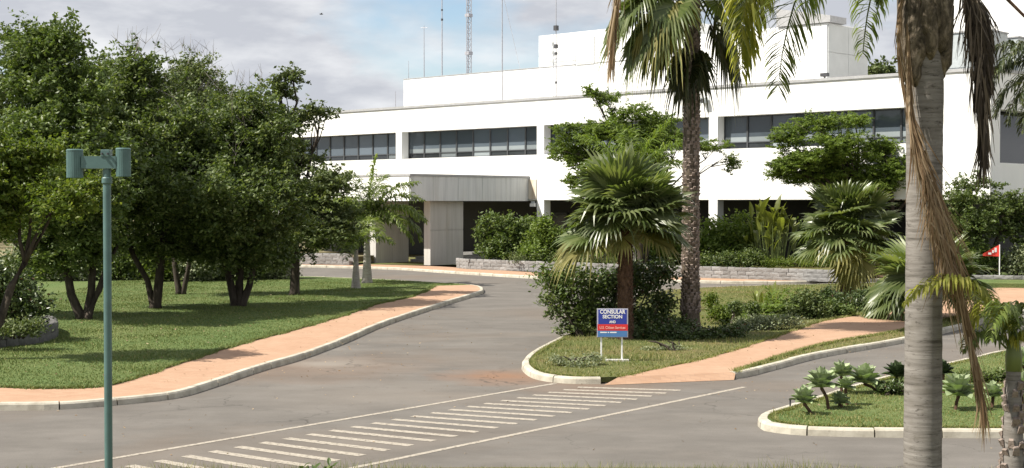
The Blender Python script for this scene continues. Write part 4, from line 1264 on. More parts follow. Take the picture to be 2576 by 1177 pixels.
# ------------------------------------------------------------------ trees in front of the building
tree('flat topped flamboyant tree with dark sprays behind the short fan palm', G(1610, 690, .1), [(0, 0, .1, 3.0, .15), (.2, 0, .5, 3.2, .11)],
     [(1520, 250, 46, 22, 0), (1490, 230, 18, 13, 0), (1590, 285, 66, 28, 0), (1425, 335, 50, 34, 0), (1500, 345, 80, 42, 0), (1445, 395, 44, 32, 0), (1660, 310, 60, 32, 0), (1720, 345, 70, 34, 0), (1540, 420, 110, 50, 0), (1480, 375, 100, 50, 1), (1620, 350, 110, 50, 1.5), (1790, 365, 60, 20, .5), (1840, 410, 16, 26, .5), (1600, 400, 110, 40, 0), (1650, 350, 60, 40, 0), (1560, 320, 60, 40, 0), (1440, 460, 28, 22, 0)],
     'feathery', 72000, (.13, .06), seed=60, clump=.15, flat=.45, up=.8)
tree('spreading flamboyant tree with bright layered sprays left of the near palm trunk', G(2190, 672, .5), [(0, 0, -.4, 2.2, .16), (.2, 0, .8, 2.4, .13)],
     [(2050, 310, 78, 28, 0), (2150, 305, 50, 24, .4), (1975, 350, 62, 32, 0), (2100, 350, 85, 34, -.4), (2010, 395, 95, 36, 0), (2140, 392, 85, 36, -.5), (2215, 365, 55, 30, 0), (2240, 415, 70, 42, 0), (1955, 425, 42, 26, 0), (2080, 440, 95, 34, 0), (2180, 455, 85, 40, 0), (2010, 440, 70, 34, .5), (2120, 420, 120, 46, 1.5), (2385, 415, 28, 28, 0), (2320, 400, 60, 36, 0)],
     'feathery', 88000, (.13, .06), seed=61, clump=.15, flat=.45, up=.9)
shrub('large rounded green shrub right of the entrance pillar', G(1270, 655, .5), [(1240, 590, 44, 58, 0), (1300, 585, 55, 50, 0), (1265, 625, 60, 32, -.4), (1340, 600, 40, 50, .3)], 'leaf_mid', 8000, (.19, .10), seed=62)
shrub('yellow green shrub next to the white column by the entrance', G(1370, 660, .5), [(1365, 590, 38, 45, 0), (1395, 620, 40, 40, 0), (1340, 635, 40, 25, -.3), (1440, 630, 40, 35, 0)], 'feathery', 7000, (.17, .09), seed=63)
shrub('low pale ground cover along the top of the stone wall by the entrance', G(1370, 660, .5), [(1300, 647, 40, 12, -.6), (1370, 648, 60, 14, -.6), (1450, 650, 50, 14, -.8), (1520, 655, 60, 16, -1)], 'leaf_olive', 4500, (.10, .05), seed=64, clump=.12)
shrub('bright green shrub right of the tall palm trunk before the building', G(1830, 665, .5), [(1800, 595, 50, 55, 0), (1860, 590, 54, 55, 0), (1760, 630, 35, 35, .2), (1830, 640, 60, 28, -.4), (1700, 625, 60, 45, .5)], 'feathery', 10000, (.18, .09), seed=65)
shrub('tall bright shrub filling the gap behind the tall palm trunk by the building', G(1700, 662, .5), [(1680, 585, 55, 55, 0), (1730, 600, 45, 50, .3), (1640, 610, 45, 45, 0)], 'leaf_mid', 8500, (.17, .09), seed=95)
shrub('green shrub behind the short fan palm before the white columns', G(1500, 660, .5), [(1480, 590, 50, 50, 0), (1550, 600, 55, 50, .3), (1440, 610, 40, 40, 0)], 'feathery', 8500, (.17, .09), seed=96)
shrub('tall mid green shrub right of the broad leaved clump', G(2060, 668, .5), [(2040, 600, 45, 55, 0), (2090, 595, 50, 55, .3), (2150, 610, 50, 50, 0)], 'leaf_mid', 8500, (.17, .09), seed=97)
shrub('dark green clump at the foot of the wall shrubs right of the tall palm', G(1890, 672, .5), [(1885, 650, 32, 20, 0), (1830, 655, 40, 16, 0), (1770, 655, 30, 16, 0)], 'leaf_deep', 3000, (.13, .07), seed=66)
shrub('neat bright green ground cover spreading on top of the long stone wall', G(2010, 672, .5), [(1940, 660, 50, 12, 0), (2020, 659, 60, 13, 0), (2090, 660, 50, 14, 0), (2160, 664, 50, 14, 0)], 'leaf_bright', 7000, (.09, .045), seed=67, clump=.10)
tree('dark feathery leaved tree standing before the right end of the building', Vector((P(2470, 600, 63.3).x, 63.3, .3)), [(0, 0, -.3, 2, .15), (.2, 0, .6, 2, .12)],
     [(2420, 500, 60, 40, 0), (2500, 540, 70, 55, 0), (2560, 520, 60, 50, 0), (2430, 570, 60, 50, -.4), (2600, 570, 80, 70, 0), (2380, 540, 40, 50, 0), (2450, 465, 60, 20, 0)], 'leaf_deep', 17000, (.16, .075), seed=68, clump=.2)
shrub('grey green low shrub beneath the red pennant at the right edge', Vector((P(2560, 600, 62.5).x, 62.5, .3)), [(2560, 655, 38, 32, 0), (2610, 650, 50, 36, 0), (2500, 670, 36, 22, .4)], 'leaf_grey', 4500, (.15, .08), seed=69)
shrub('dark bush between the near palm trunk and the pennant', Vector((P(2440, 600, 62.8).x, 62.8, .3)), [(2440, 640, 50, 50, 0), (2400, 620, 50, 50, .4), (2490, 655, 30, 30, 0)], 'leaf_mid', 6500, (.16, .08), seed=70)
W4 = [Vector((P(2425, 600, 60.8).x, 60.8, .30)), Vector((P(2600, 600, 60.2).x, 60.2, .30)), Vector((P(2900, 600, 59.5).x, 59.5, .30))]
stone_wall(W4, .17, 'low wall edge under the bushes below the red pennant', 1, 1)
sheet('raised_lawn', [(P(2405, 600, 58).x, 58), (P(2900, 600, 56).x, 56), (36, 75), (P(2405, 600, 72).x, 72)], .30, M['lawn'], .35)

# broad leaved tropical clump: every leaf its own part
def broad_leaf(seed, L=1.0, w=.26, bend=60, e=80):
    m = MB(); pts = arc(L, e, bend, 8, 1.6)
    n = len(pts)
    for i, p in enumerate(pts):
        u = i / (n - 1)
        ww = w * .5 * (math.sin(math.pi * min(1, max(0, (u - .18) / .82)) ** .8) if u > .18 else .06)
        T = (pts[min(i + 1, n - 1)] - pts[max(i - 1, 0)]).normalized(); N = Vector((-T.z, 0, T.x))
        m.V += [tuple(p + Vector((0, ww, 0)) + N * ww * .35), tuple(p), tuple(p - Vector((0, ww, 0)) + N * ww * .35)]
    for i in range(n - 1):
        for a in (0, 1): m.F.append((3 * i + a, 3 * i + a + 1, 3 * i + a + 4, 3 * i + a + 3))
    return m
BLF = [broad_leaf(i, 1.0, .25, b, e).me('leaf', M['banana']) for i, (b, e) in enumerate(((25, 86), (55, 82), (85, 76), (100, 62)))]
def clump(name, label, cat, base, n, L, spread, seed, meshes, zst=(0, .8), group=None):
    o = empty(name, base); tag(o, label, cat, group); r = random.Random(seed)
    st_ = MB()
    for k in range(n):
        x, y = r.uniform(-1, 1) * spread, r.uniform(-1, 1) * spread * .6
        z = r.uniform(*zst); l = L * r.uniform(.7, 1.15)
        st_.tube([(x * .7, y * .7, -.03), (x, y, z + .03)], .02, 4)
        inst('leaf', r.choice(meshes), o, (x, y, z), (0, 0, r.uniform(0, 6.28)), l)
    st_.build('stems', M['sheath'], o)
    return o
clump('tropical_plant', 'tall yellow green broad leaved clump in front of the long white wall', 'plant', P(1945, 655, 69), 46, 1.35, 1.0, 5, BLF[:3], (.2, 1.9))
clump('tropical_plant', 'smaller broad leaved clump left of the tall yellow green one', 'plant', P(1885, 655, 70), 18, 1.0, .6, 6, BLF, (.1, .9))

# ------------------------------------------------------------------ palms
fans = {}
for e in (85, 65, 45, 25, 5, -20, -45, -70):
    for v in (0, 1, 2):
        fans[e, v] = fan_mesh('frond', 'fan', e, .85, 1.12, 38, 300, .10 if e > 40 else (.18 if e > 0 else .45), .12, .24, seed=int(e + 100 + v), nod=(-4, 12, 34)[v] if e > 0 else 8)
def fan_set(spec, seed, scale=1.0):
    r = random.Random(seed); out = []
    for (e, az, dz, s_) in spec: out.append((fans[e, r.randint(0, 2)], az, dz, s_ * scale, 'frond'))
    return out
def ring(r, e, n, a0=0, dz=0, s_=1.0, jit=14): return [(e, a0 + 360 * k / n + r.uniform(-jit, jit), dz + r.uniform(-.06, .06), s_ * r.uniform(.88, 1.08)) for k in range(n)]
fan_dry = {e: fan_mesh('frond', 'fan_dry', e, .8, 1.1, 36, 300, .5, .2, .25, seed=300 + e) for e in (-5, -25, -45)}
fan_old = {e: fan_mesh('frond', 'fan_dark', e, pet, 1.05, 36, 300, .75, .1, .25, seed=400 + e) for e, pet in ((-30, 1.1), (-55, .9), (-80, .4))}
r_ = random.Random(5)
b1_ = G(1572, 852, LZ)
sp = ring(r_, 85, 5, 0, .25, 1.2) + ring(r_, 65, 11, 20, .2, 1.16) + ring(r_, 45, 11, 50, .12, 1.1) + ring(r_, 25, 8, 10, .05) + [(5, 175, 0, 1.05), (5, 205, 0, 1), (5, 350, 0, .95), (5, 25, 0, 1), (5, 100, 0, 1)]
fr = fan_set(sp, 3, .95)
fr += [(fan_dry[-5], 205, -.05, 1.0, 'dry_frond'), (fan_dry[-5], 185, -.1, 1.05, 'dry_frond'), (fan_dry[-5], 262, -.05, .62, 'dry_frond'), (fan_dry[-5], 335, -.05, .75, 'dry_frond')]
palm('short bushy fan palm with a brown fibrous trunk right behind the sign', b1_, P(0, 572, b1_.y).z, .185, .17, 'fibre', fr, name='fan_palm', flare=1.15, boots=(.15, 2.4, 'fibre', .10, .8), seed=1)

b2_ = G(1736, 834, LZ)
zt = P(0, -55, b2_.y).z
r_ = random.Random(9)
tf = {(e, v): fan_mesh('frond', 'fan', e, p_, 1.08, 38, 290, td, .3, .3, seed=e + 900 + v) for (e, p_, td) in ((-12, 1.5, .55), (-32, 1.55, .6), (-50, 1.35, .5)) for v in (0, 1)}
sp = ring(r_, 85, 3) + ring(r_, 65, 5, 20) + ring(r_, 45, 4, 50) + [(5, 170, 0, 1.1), (5, 205, 0, 1.1), (5, 20, 0, 1.1), (5, 150, 0, .95), (-20, 30, 0, 1)]
fr = fan_set(sp, 4)
for i, (e, az, dz, s_) in enumerate(((-12, 178, 0, 1.05), (-12, 205, 0, 1.0), (-32, 190, -.05, 1.05), (-32, 165, -.05, 1.05), (-50, 200, -.1, 1.05), (-32, 225, -.05, .95), (-50, 175, -.15, 1.0), (-12, 350, 0, .85), (-32, 10, -.05, .95), (-12, 240, 0, .9), (-12, 310, 0, .75))):
    fr.append((tf[e, i % 2], az, dz, s_, 'frond'))
fr += [(fan_dry[-45], 200, -.3, 1.25, 'dry_frond'), (fan_dry[-45], 222, -.35, 1.2, 'dry_frond'), (fan_dry[-25], 185, -.2, 1.2, 'dry_frond'), (fan_old[-55], 355, -.35, 1.25, 'old_frond'), (fan_old[-55], 8, -.5, 1.2, 'old_frond'), (fan_old[-80], 180, -1.75, 1.0, 'old_frond'), (fan_old[-80], 215, -1.8, .95, 'old_frond'), (fan_old[-80], 250, -1.8, .8, 'old_frond'), (fan_old[-80], 150, -1.75, .9, 'old_frond'), (fan_old[-80], 0, -1.8, .8, 'old_frond'), (fan_old[-55], 190, -.7, 1.05, 'old_frond')]
palm('tall fan palm with a scaly trunk rising out of the top of the picture', b2_, zt, .225, .19, 'boot_dark', fr, name='fan_palm', flare=1.4, boots=(.5, zt - .3, 'boot', .115, .8), seed=2, lean=(.05, 0))

b3_ = G(2133, 742, LZ)
r_ = random.Random(15)
sp = ring(r_, 85, 5, 0, .3, 1.15) + ring(r_, 65, 10, 20, .2, 1.1) + ring(r_, 45, 9, 50, .1) + ring(r_, 25, 8, 10) + ring(r_, 5, 7, 35, -.1)
fr = fan_set(sp, 5, 1.15) + [(fan_dry[-5], 250, -.2, 1.05, 'dry_frond'), (fan_dry[-25], 285, -.25, 1.0, 'dry_frond'), (fan_dry[-45], 265, -.3, .9, 'dry_frond')]
palm('dark fan palm with a thick shaggy trunk in the middle distance on the right', b3_, P(0, 598, b3_.y).z, .28, .24, 'fibre', fr, name='fan_palm', boots=(.1, 1.7, 'fibre', .14, .85), seed=3)

b4_ = G(2335, 800, LZ)
r_ = random.Random(25)
sp = ring(r_, 65, 4, 20) + ring(r_, 45, 6, 50) + [(25, 175, 0, 1.1), (45, 200, 0, 1.15), (5, 190, 0, 1.1), (25, 225, 0, 1.05), (-20, 200, -.1, 1.05), (5, 230, -.05, 1.0), (25, 350, 0, 1), (5, 20, 0, 1), (45, 330, 0, 1.05), (25, 300, 0, 1), (5, 140, 0, 1), (-20, 330, 0, .9)]
palm('low trunkless fan palm spreading over the footpath behind the near trunk', b4_, LZ + 1.0, .16, .14, 'fibre', fan_set(sp, 8, 1.08), name='fan_palm', seed=4)

# feather palms by the entrance drive
def fset(mat, specs, L, n, ll, lw, seed, **k):
    out = []
    for i, (e, bend, az, s_) in enumerate(specs):
        out.append((feather_mesh('frond', mat, L, e, bend, n, ll, lw, seed + i, **k), az, 0, s_, 'frond'))
    return out
b5_ = G(923, 711, .12); z5 = P(0, 560, b5_.y).z
palm('slim pale trunked feather palm left of the entrance, the taller of the pair', b5_, z5, .20, .10, 'pale_trunk',
     fset('feather', [(88, 12, 0, 1.0), (70, 70, 10, 1.0), (62, 95, 340, 1.05), (65, 85, 180, 1.0), (50, 110, 30, .95), (45, 105, 200, .95), (40, 110, 320, .9), (75, 55, 250, 1), (60, 90, 120, .95), (25, 100, 290, .85), (15, 90, 0, .8), (55, 95, 225, 1.0), (35, 100, 150, .85), (72, 60, 300, 1), (68, 75, 70, 1), (48, 105, 350, 1), (58, 100, 165, 1), (30, 105, 240, .9), (30, 110, 10, .95)], 2.9, 70, .62, .06, 500, droop=.6, plumose=.3), name='feather_palm', group='pair of feather palms by the drive', flare=1.3, seed=5)
b6_ = G(895, 725, .12); z6 = P(0, 625, b6_.y).z
palm('shorter feather palm with a thin pale trunk, left of its taller twin', b6_, z6, .16, .09, 'pale_trunk',
     fset('feather', [(80, 40, 190, 1.0), (65, 80, 170, 1.0), (60, 90, 220, 1.0), (50, 95, 340, .9), (70, 70, 300, .95), (40, 100, 200, .9), (60, 80, 60, .9), (30, 100, 260, .85)], 2.0, 56, .52, .055, 520, droop=.6, plumose=.3), name='feather_palm', group='pair of feather palms by the drive', flare=1.35, seed=6)
b7_ = Vector((P(1590, 600, 46).x, 46, .118))
palm('feather palm with fine bright fronds showing above the short fan palm', b7_, P(0, 465, 46).z, .13, .10, 'pale_trunk',
     fset('feathery', [(84, 30, 200, 1.0), (78, 45, 20, 1.0), (70, 65, 170, 1.0), (66, 75, 330, 1.0), (72, 60, 260, 1.0), (60, 80, 90, .95), (55, 85, 220, .9), (50, 85, 0, .9)], 2.5, 80, .55, .045, 540, droop=.5, plumose=.45), name='feather_palm', seed=7)
# drooping palm at the right edge, its trunk outside the picture
b8_ = Vector((P(2690, 600, 44).x, 44, .118))
palm('dark drooping feather palm hanging into the right edge', b8_, P(0, 190, 44).z, .17, .14, 'ring_trunk',
     fset('feather_dark', [(40, 120, 180, 1.0), (55, 125, 195, 1.0), (15, 100, 170, .9), (-10, 75, 205, .9), (30, 115, 215, 1.0), (60, 110, 160, 1), (70, 90, 20, 1), (50, 100, 300, 1), (45, 100, 60, 1), (0, 85, 185, .85)], 3.1, 90, .62, .05, 560, droop=.9, plumose=.35), name='feather_palm', seed=8)

# the near palm
NB = G(2319, 1300, .09)
DN = NB.y; KN = DN / FPX
zn = P(0, 10, DN).z
specs = [(72, 95, 205, 1.0, 'feather'), (75, 120, 130, 1.0, 'feather'), (65, 125, 40, 1.0, 'feather'), (70, 125, 350, 1.0, 'feather'), (55, 130, 90, 1.0, 'feather'), (80, 90, 270, 1.0, 'feather'), (60, 120, 310, 1.0, 'feather')]
fr = []
for i, (e, bend, az, s_, mt) in enumerate(specs):
    fr.append((feather_mesh('frond', mt, 3.3, e, bend, 92, .48, .032, 600 + i, droop=1.0, plumose=.35, power=1.1) if False else
               pinnate_along(arc(3.4, e, bend, 22, 1.15), 96, .46, .032, droop=1.1, plumose=.35, fwd=.6, seed=600 + i, r0=.028).me('frond', M[mt]), az, 0, s_, 'frond'))
near = palm('stout grey ringed palm trunk nearest the camera on the right', NB, zn, .205, .185, 'ring_trunk', fr, name='feather_palm', rings=.006, seed=9, bulge=(.84, .07, .10), nseg=36)
def hang(name, label_px, mat, n, ll, lw, seed, **k):
    pts = [P(x, y, d - .42) - NB for x, y, d in label_px]
    o = pinnate_along(pts, n, ll, lw, seed=seed, **k).build(name, M[mat], near)
    return o
r_ = random.Random(77)
for q in range(38):
    g = 6.283 * q / 38 * 5.0 + r_.uniform(-.2, .2); z0 = zn - NB.z - r_.uniform(.3, .9); r0 = .19
    top = zn - NB.z + r_.uniform(-.1, .35); spl = r_.uniform(.19, .27)
    ca, sa = math.cos(g), math.sin(g)
    MB().tube([(ca * r0 * .9, sa * r0 * .9, z0), (ca * (r0 + .015), sa * (r0 + .015), z0 + .12), (ca * (r0 + .03), sa * (r0 + .03), (z0 + top) / 2), (ca * spl, sa * spl, top)], [.03, .075, .07, .035], 7).build('leaf_base', M['mottled'], near, smooth=True)
def straw(px, mat, n, width, dmul, **k):
    return strands([P(x, y, d - .42) - NB for x, y, d in px], n, width, dmul, **k).build('dead_frond', M[mat], near)
KW = 15.75 / FPX
straw([(2284, 60, 15.95), (2284, 170, 15.9), (2290, 290, 15.8), (2312, 390, 15.75), (2345, 500, 15.7), (2378, 620, 15.66), (2410, 740, 15.64), (2440, 860, 15.62), (2460, 960, 15.62), (2472, 1035, 15.62)], 'dead', 420,
      ([0, .25, .4, .55, .68, .8, 1], [6 * KW, 8 * KW, 22 * KW, 36 * KW, 26 * KW, 12 * KW, 10 * KW]), .35, L=(.35, 1.0), seed=1, w=.015)
straw([(2320, 420, 15.72), (2350, 510, 15.7), (2372, 590, 15.68), (2396, 690, 15.66)], 'dead', 160, ([0, .5, 1], [10 * KW, 34 * KW, 30 * KW]), .3, L=(.3, .8), seed=2, w=.015)
straw([(2395, -60, 16.15), (2425, -40, 16.1), (2450, 20, 16.05), (2462, 120, 16.0), (2468, 240, 16.0), (2474, 370, 16.0)], 'dead_dark', 420, ([0, .3, .6, .85, 1], [8 * KW, 30 * KW, 22 * KW, 14 * KW, 12 * KW]), .5, L=(.3, .9), seed=3, w=.017)
straw([(2410, -60, 16.2), (2440, -30, 16.15), (2478, 40, 16.1), (2486, 120, 16.1), (2484, 220, 16.1)], 'dead_dark', 160, ([0, .5, 1], [8 * KW, 16 * KW, 10 * KW]), .5, L=(.3, .7), seed=4, w=.017)
straw([(2288, -60, 16.0), (2262, 20, 15.95), (2258, 110, 15.9), (2270, 200, 15.88), (2286, 290, 15.85)], 'dead', 70, ([0, 1], [7 * KW, 7 * KW]), .5, L=(.3, .6), seed=5, w=.013)
straw([(2180, -160, 15.0), (1700, -150, 14.5), (1565, -80, 14.3), (1550, 0, 14.3), (1541, 110, 14.3), (1535, 185, 14.3)], 'dead', 260, ([0, .6, .8, 1], [5 * KW, 8 * KW, 10 * KW, 8 * KW]), .5, L=(.25, .55), seed=6, w=.013)
hang('frond', [(2310, -40, 15.9), (2262, -75, 15.7), (2232, -55, 15.6), (2214, 0, 15.6)], 'feather', 44, .30, .022, 706, droop=1.5, fwd=.8, plumose=.3, start=.2)
hang('frond', [(2318, -40, 15.9), (2230, -190, 15.6), (2040, -210, 15.2), (1920, -130, 15.0), (1878, -20, 14.9), (1866, 90, 14.9), (1866, 180, 14.9)], 'feather_yellow', 150, .52, .026, 707, droop=.9, fwd=.95, plumose=.2, start=.25, side=(1, .3, 0))
hang('frond', [(2318, -40, 15.9), (2260, -170, 15.5), (2140, -200, 15.0), (2050, -110, 14.8), (2000, 0, 14.7), (1972, 100, 14.7), (1955, 225, 14.7)], 'feather', 105, .50, .022, 708, droop=.38, fwd=.75, plumose=.08, start=.3, lift=0, side=(1, .25, 0))
hang('frond', [(2318, -40, 15.9), (2280, -150, 15.4), (2190, -190, 14.6), (2100, -150, 14.2), (2050, -80, 14.0), (2030, 10, 14.0)], 'feather', 80, .48, .022, 709, droop=.5, fwd=.7, plumose=.1, start=.3, side=(1, .25, 0))
hang('frond', [(2318, -40, 15.9), (2240, -180, 15.6), (2060, -210, 15.3), (1950, -140, 15.1), (1905, -40, 15.0), (1892, 60, 15.0), (1888, 130, 15.0)], 'feather_yellow', 120, .5, .024, 710, droop=.8, fwd=.85, plumose=.15, start=.3, side=(1, .3, 0))
MB().tube([P(2480, -60, 16) - NB, P(2530, -5, 16) - NB, P(2580, 45, 16) - NB, P(2660, 130, 16) - NB], [.022, .019, .016, .01], 6).build('dead_stalk', M['fibre'], near)

# small young palm beside it
SB = G(2546, 1305, .09); zs = P(0, 905, SB.y).z
ys = palm('small young feather palm with a knobbly trunk at the right edge', SB, zs, .15, .078, 'ring_trunk', [], name='feather_palm', seed=10, boots=(.0, zs - SB.z - .25, 'boot', .10, .42), rings=.012, nseg=16, flare=1.0)
DS = SB.y
MB().tube([(0, 0, zs - SB.z - .12), (0, 0, zs - SB.z + .05), (.0, 0, zs - SB.z + .22), (.01, 0, zs - SB.z + .34)], [.085, .088, .06, .03], 10).build('crownshaft', M['sheath'], ys, smooth=True)
def yfr(px, seed, ll=.2, mat='feather_yellow', n=44, lw=.018):
    ll *= 1.35; lw *= 1.5; n = int(n * 1.4)
    pinnate_along([P(x, y, d) - SB for x, y, d in px], n, ll, lw, droop=1.3, fwd=.7, plumose=.25, seed=seed, r0=.014, start=.15).build('frond', M[mat], ys)
yfr([(2534, 870, DS), (2505, 800, DS - .1), (2460, 735, DS - .25), (2410, 702, DS - .4), (2350, 705, DS - .5), (2300, 735, DS - .55), (2280, 760, DS - .55)], 720, .22, n=62)
yfr([(2534, 870, DS), (2522, 810, DS + .1), (2500, 768, DS + .15), (2475, 758, DS + .2), (2455, 790, DS + .25), (2445, 830, DS + .25)], 721, .2)
yfr([(2540, 870, DS), (2548, 810, DS - .1), (2570, 770, DS - .15), (2600, 770, DS - .2), (2640, 810, DS - .25)], 722, .2, 'feather')
yfr([(2540, 872, DS), (2536, 810, DS - .2), (2528, 775, DS - .4), (2515, 765, DS - .6), (2500, 800, DS - .75), (2490, 850, DS - .8)], 723, .18, 'feather')
yfr([(2542, 875, DS), (2565, 850, DS - .1), (2595, 840, DS - .1), (2640, 860, DS - .1)], 724, .18, 'feather_yellow')
yfr([(2530, 875, DS), (2500, 845, DS - .1), (2470, 835, DS - .2), (2440, 850, DS - .3), (2425, 880, DS - .3)], 725, .17, 'feather')

# ------------------------------------------------------------------ agaves on the island
def agave_leaf(e, bend, seed, mat='agave'):
    m = MB(); pts = arc(1.0, e, bend, 7, 1.3); n = len(pts)
    for i, p in enumerate(pts):
        u = i / (n - 1)
        ww = .33 * (math.sin(math.pi * (.16 + .84 * u) ** .85) ** .8 + .05) if u < .999 else .004
        T = (pts[min(i + 1, n - 1)] - pts[max(i - 1, 0)]).normalized(); N = Vector((-T.z, 0, T.x)); th = .05 * (1 - u) + .008
        m.V += [tuple(p + Vector((0, ww, 0)) + N * ww * .45), tuple(p), tuple(p - Vector((0, ww, 0)) + N * ww * .45), tuple(p - N * th)]
    for i in range(n - 1):
        a = 4 * i; b = a + 4
        m.F += [(a, a + 1, b + 1, b), (a + 1, a + 2, b + 2, b + 1), (a + 2, a + 3, b + 3, b + 2), (a + 3, a, b, b + 3)]
    return m.me('leaf', M[mat])
AG = {mt: {e: agave_leaf(e, b, e, mt) for e, b in ((80, 8), (58, 14), (36, 18), (12, 22))} for mt in ('agave', 'agave_dark')}
def agave(label, basep, crownp, rpx, seed, mat='agave', dk=0):
    b = G(basep[0], basep[1], LZ); k = b.y / FPX
    o = empty('agave', b); tag(o, label, 'agave', 'agaves on the kerbed island')
    c = P(crownp[0], crownp[1] + rpx * .62, b.y + dk) - b
    r = random.Random(seed)
    mid = c * .5 + Vector((r.uniform(-.03, .03), 0, .02))
    MB().tube([(0, 0, -.03), mid, c, c + Vector((0, 0, .05))], [.03, .026, .03, .02], 7).build('stem', M['fibre'], o)
    L = rpx * k * 1.6
    for e, n_ in ((80, 7), (58, 12), (36, 11), (12, 5)):
        a0 = r.uniform(0, 6.28)
        for q in range(n_): inst('leaf', AG[mat][e], o, c + Vector((0, 0, .03)), (r.uniform(-.08, .08), r.uniform(-.1, .1), a0 + 6.283 * q / n_ + r.uniform(-.2, .2)), L * r.uniform(.85, 1.1))
    return o
agave('pale green agave on a leaning stem nearest the left tip of the island', (2044, 1041), (2023, 1000), 27, 1)
agave('large agave on a tall brown stem, second from the island tip', (2084, 1028), (2066, 957), 32, 2)
agave('agave behind the tall stemmed one, its rosette against the road', (2118, 990), (2116, 934), 25, 3)
agave('slim stemmed agave in the centre of the left group', (2131, 1018), (2127, 968), 20, 4)
agave('wide agave leaning left on a bent dark stem', (2212, 988), (2174, 946), 32, 5)
agave('smallest stemless agave low in the grass between taller ones', (2115, 1024), (2111, 1006), 20, 6)
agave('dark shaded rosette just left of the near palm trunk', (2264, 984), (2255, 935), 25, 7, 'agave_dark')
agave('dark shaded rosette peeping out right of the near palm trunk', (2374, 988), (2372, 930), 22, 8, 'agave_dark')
agave('pale agave with a broad rosette right of the near palm trunk', (2402, 1030), (2410, 975), 36, 9)
agave('agave between the dead frond tip and the young palm', (2494, 1024), (2497, 986), 24, 10)
agave('agave cut by the right edge, behind the young palm', (2572, 1015), (2570, 968), 30, 11)
agave('upper agave at the right edge beside the young palm crown', (2590, 955), (2574, 905), 28, 12)
shrub('low dark shrub in the shade left of the near trunk on the island', G(2240, 992, LZ), [(2235, 975, 34, 12, 0), (2265, 970, 24, 14, .2)], 'leaf_dark', 1500, (.07, .035), seed=80, clump=.05)
shrub('low green shrub patch behind the right agaves', G(2520, 960, LZ), [(2450, 945, 50, 10, 0), (2540, 945, 50, 12, 0)], 'leaf_deep', 1800, (.07, .035), seed=81, clump=.06)

# ------------------------------------------------------------------ planting round the sign and along the footpath
shrub('dense dark shrub with straggling left branches behind the sign', G(1530, 838, LZ), [(1535, 715, 58, 50, .3), (1625, 700, 62, 46, .3), (1580, 808, 90, 40, .3), (1662, 765, 36, 44, .5), (1670, 680, 30, 22, .3), (1500, 790, 44, 40, 0)], 'leaf_dark', 8200, (.12, .06), seed=82, clump=.13)
shrub('airy green shrub leaning out towards the road left of the dark sign shrub', G(1465, 840, LZ), [(1430, 700, 72, 36, 0), (1385, 692, 38, 22, 0), (1470, 740, 50, 44, 0), (1460, 800, 46, 40, 0), (1410, 740, 40, 26, 0)], 'leaf_mid', 3800, (.12, .06), seed=98, clump=.15)
shrub('thin leggy branches with pale leaves at the left of the sign shrub', G(1450, 845, LZ), [(1400, 785, 34, 16, 0), (1420, 825, 26, 16, 0), (1380, 755, 26, 12, .1), (1465, 830, 26, 22, .2)], 'leaf_olive', 900, (.11, .06), seed=83, clump=.09, per=8)
shrub('low dark ground cover round the foot of the tall fan palm', G(1720, 850, LZ), [(1640, 845, 60, 20, 0), (1720, 850, 60, 20, -.2), (1790, 848, 50, 18, 0), (1690, 825, 60, 22, .5), (1840, 835, 40, 16, .3)], 'leaf_dark', 8000, (.10, .05), seed=84, clump=.1)
for i, (px, lab_) in enumerate(((1848, 'left one of two small round headed standard shrubs beside the tall palm'), (1893, 'right one of two small round headed standard shrubs, nearer the ferns'))):
    b = G(px, 820, LZ)
    shrub(lab_, b, [(px, 775, 15, 17, 0)], 'leaf_deep', 900, (.08, .05), seed=85 + i, clump=.06, group='pair of small standard shrubs', stems=3)
# ferny rosettes
fern = [pinnate_along(arc(1.0, e, b, 9, 1.2), 20, .22, .05, droop=.4, fwd=.7, plumose=.15, seed=800 + e, r0=.01, start=.1).me('frond', M['feathery']) for e, b in ((80, 60), (60, 80), (40, 80), (20, 60))]
def fernp(label, px, py, L, n, seed, group='ferny plants beside the footpath'):
    o = empty('fern', G(px, py, LZ)); tag(o, label, 'fern', group); r = random.Random(seed)
    MB().lathe([(.05, -.02), (.06, .04), (.03, .1)], 8).build('crown_base', M['fibre'], o)
    for q in range(n): inst('frond', r.choice(fern), o, (0, 0, .05), (0, 0, r.uniform(0, 6.28)), L * r.uniform(.75, 1.1))
fernp('tallest bright green fern in the middle of the median planting', 1935, 803, .95, 16, 1)
fernp('fern left of the tallest one in the median planting', 1905, 806, .7, 13, 2)
fernp('fern right of the tallest one, before the yellowish shrub', 1978, 795, .8, 14, 3)
fernp('small fern close to the right standard shrub', 1872, 812, .5, 12, 4)
shrub('yellowish olive shrub beside the footpath between the ferns and the dark fan palm', G(2030, 800, LZ), [(2020, 765, 40, 30, 0), (2050, 780, 35, 24, 0), (2000, 785, 30, 18, -.2)], 'leaf_olive', 3600, (.11, .055), seed=87, clump=.1)
shrub('dark shrubs at the foot of the dark fan palm', G(2125, 782, LZ), [(2100, 760, 45, 24, 0), (2160, 765, 40, 22, 0), (2190, 750, 40, 26, .4), (2075, 745, 30, 22, .5)], 'leaf_dark', 5000, (.11, .055), seed=88, clump=.1)
fernp('broad fern at the back of the median planting near the lawn strip', 1955, 782, .9, 15, 5)
fernp('fern half hidden behind the yellowish shrub', 2000, 778, .85, 14, 6)
clump('tropical_plant', 'upright bright leaved plant between the ferns of the median planting', 'plant', G(1925, 795, LZ), 16, .6, .3, 15, BLF[:3], (.1, .45))
shrub('mid green mounded shrub left of the ferns in the median planting', G(1855, 800, LZ), [(1840, 785, 30, 16, 0), (1880, 790, 30, 14, 0)], 'leaf_mid', 2600, (.09, .045), seed=94, clump=.09)
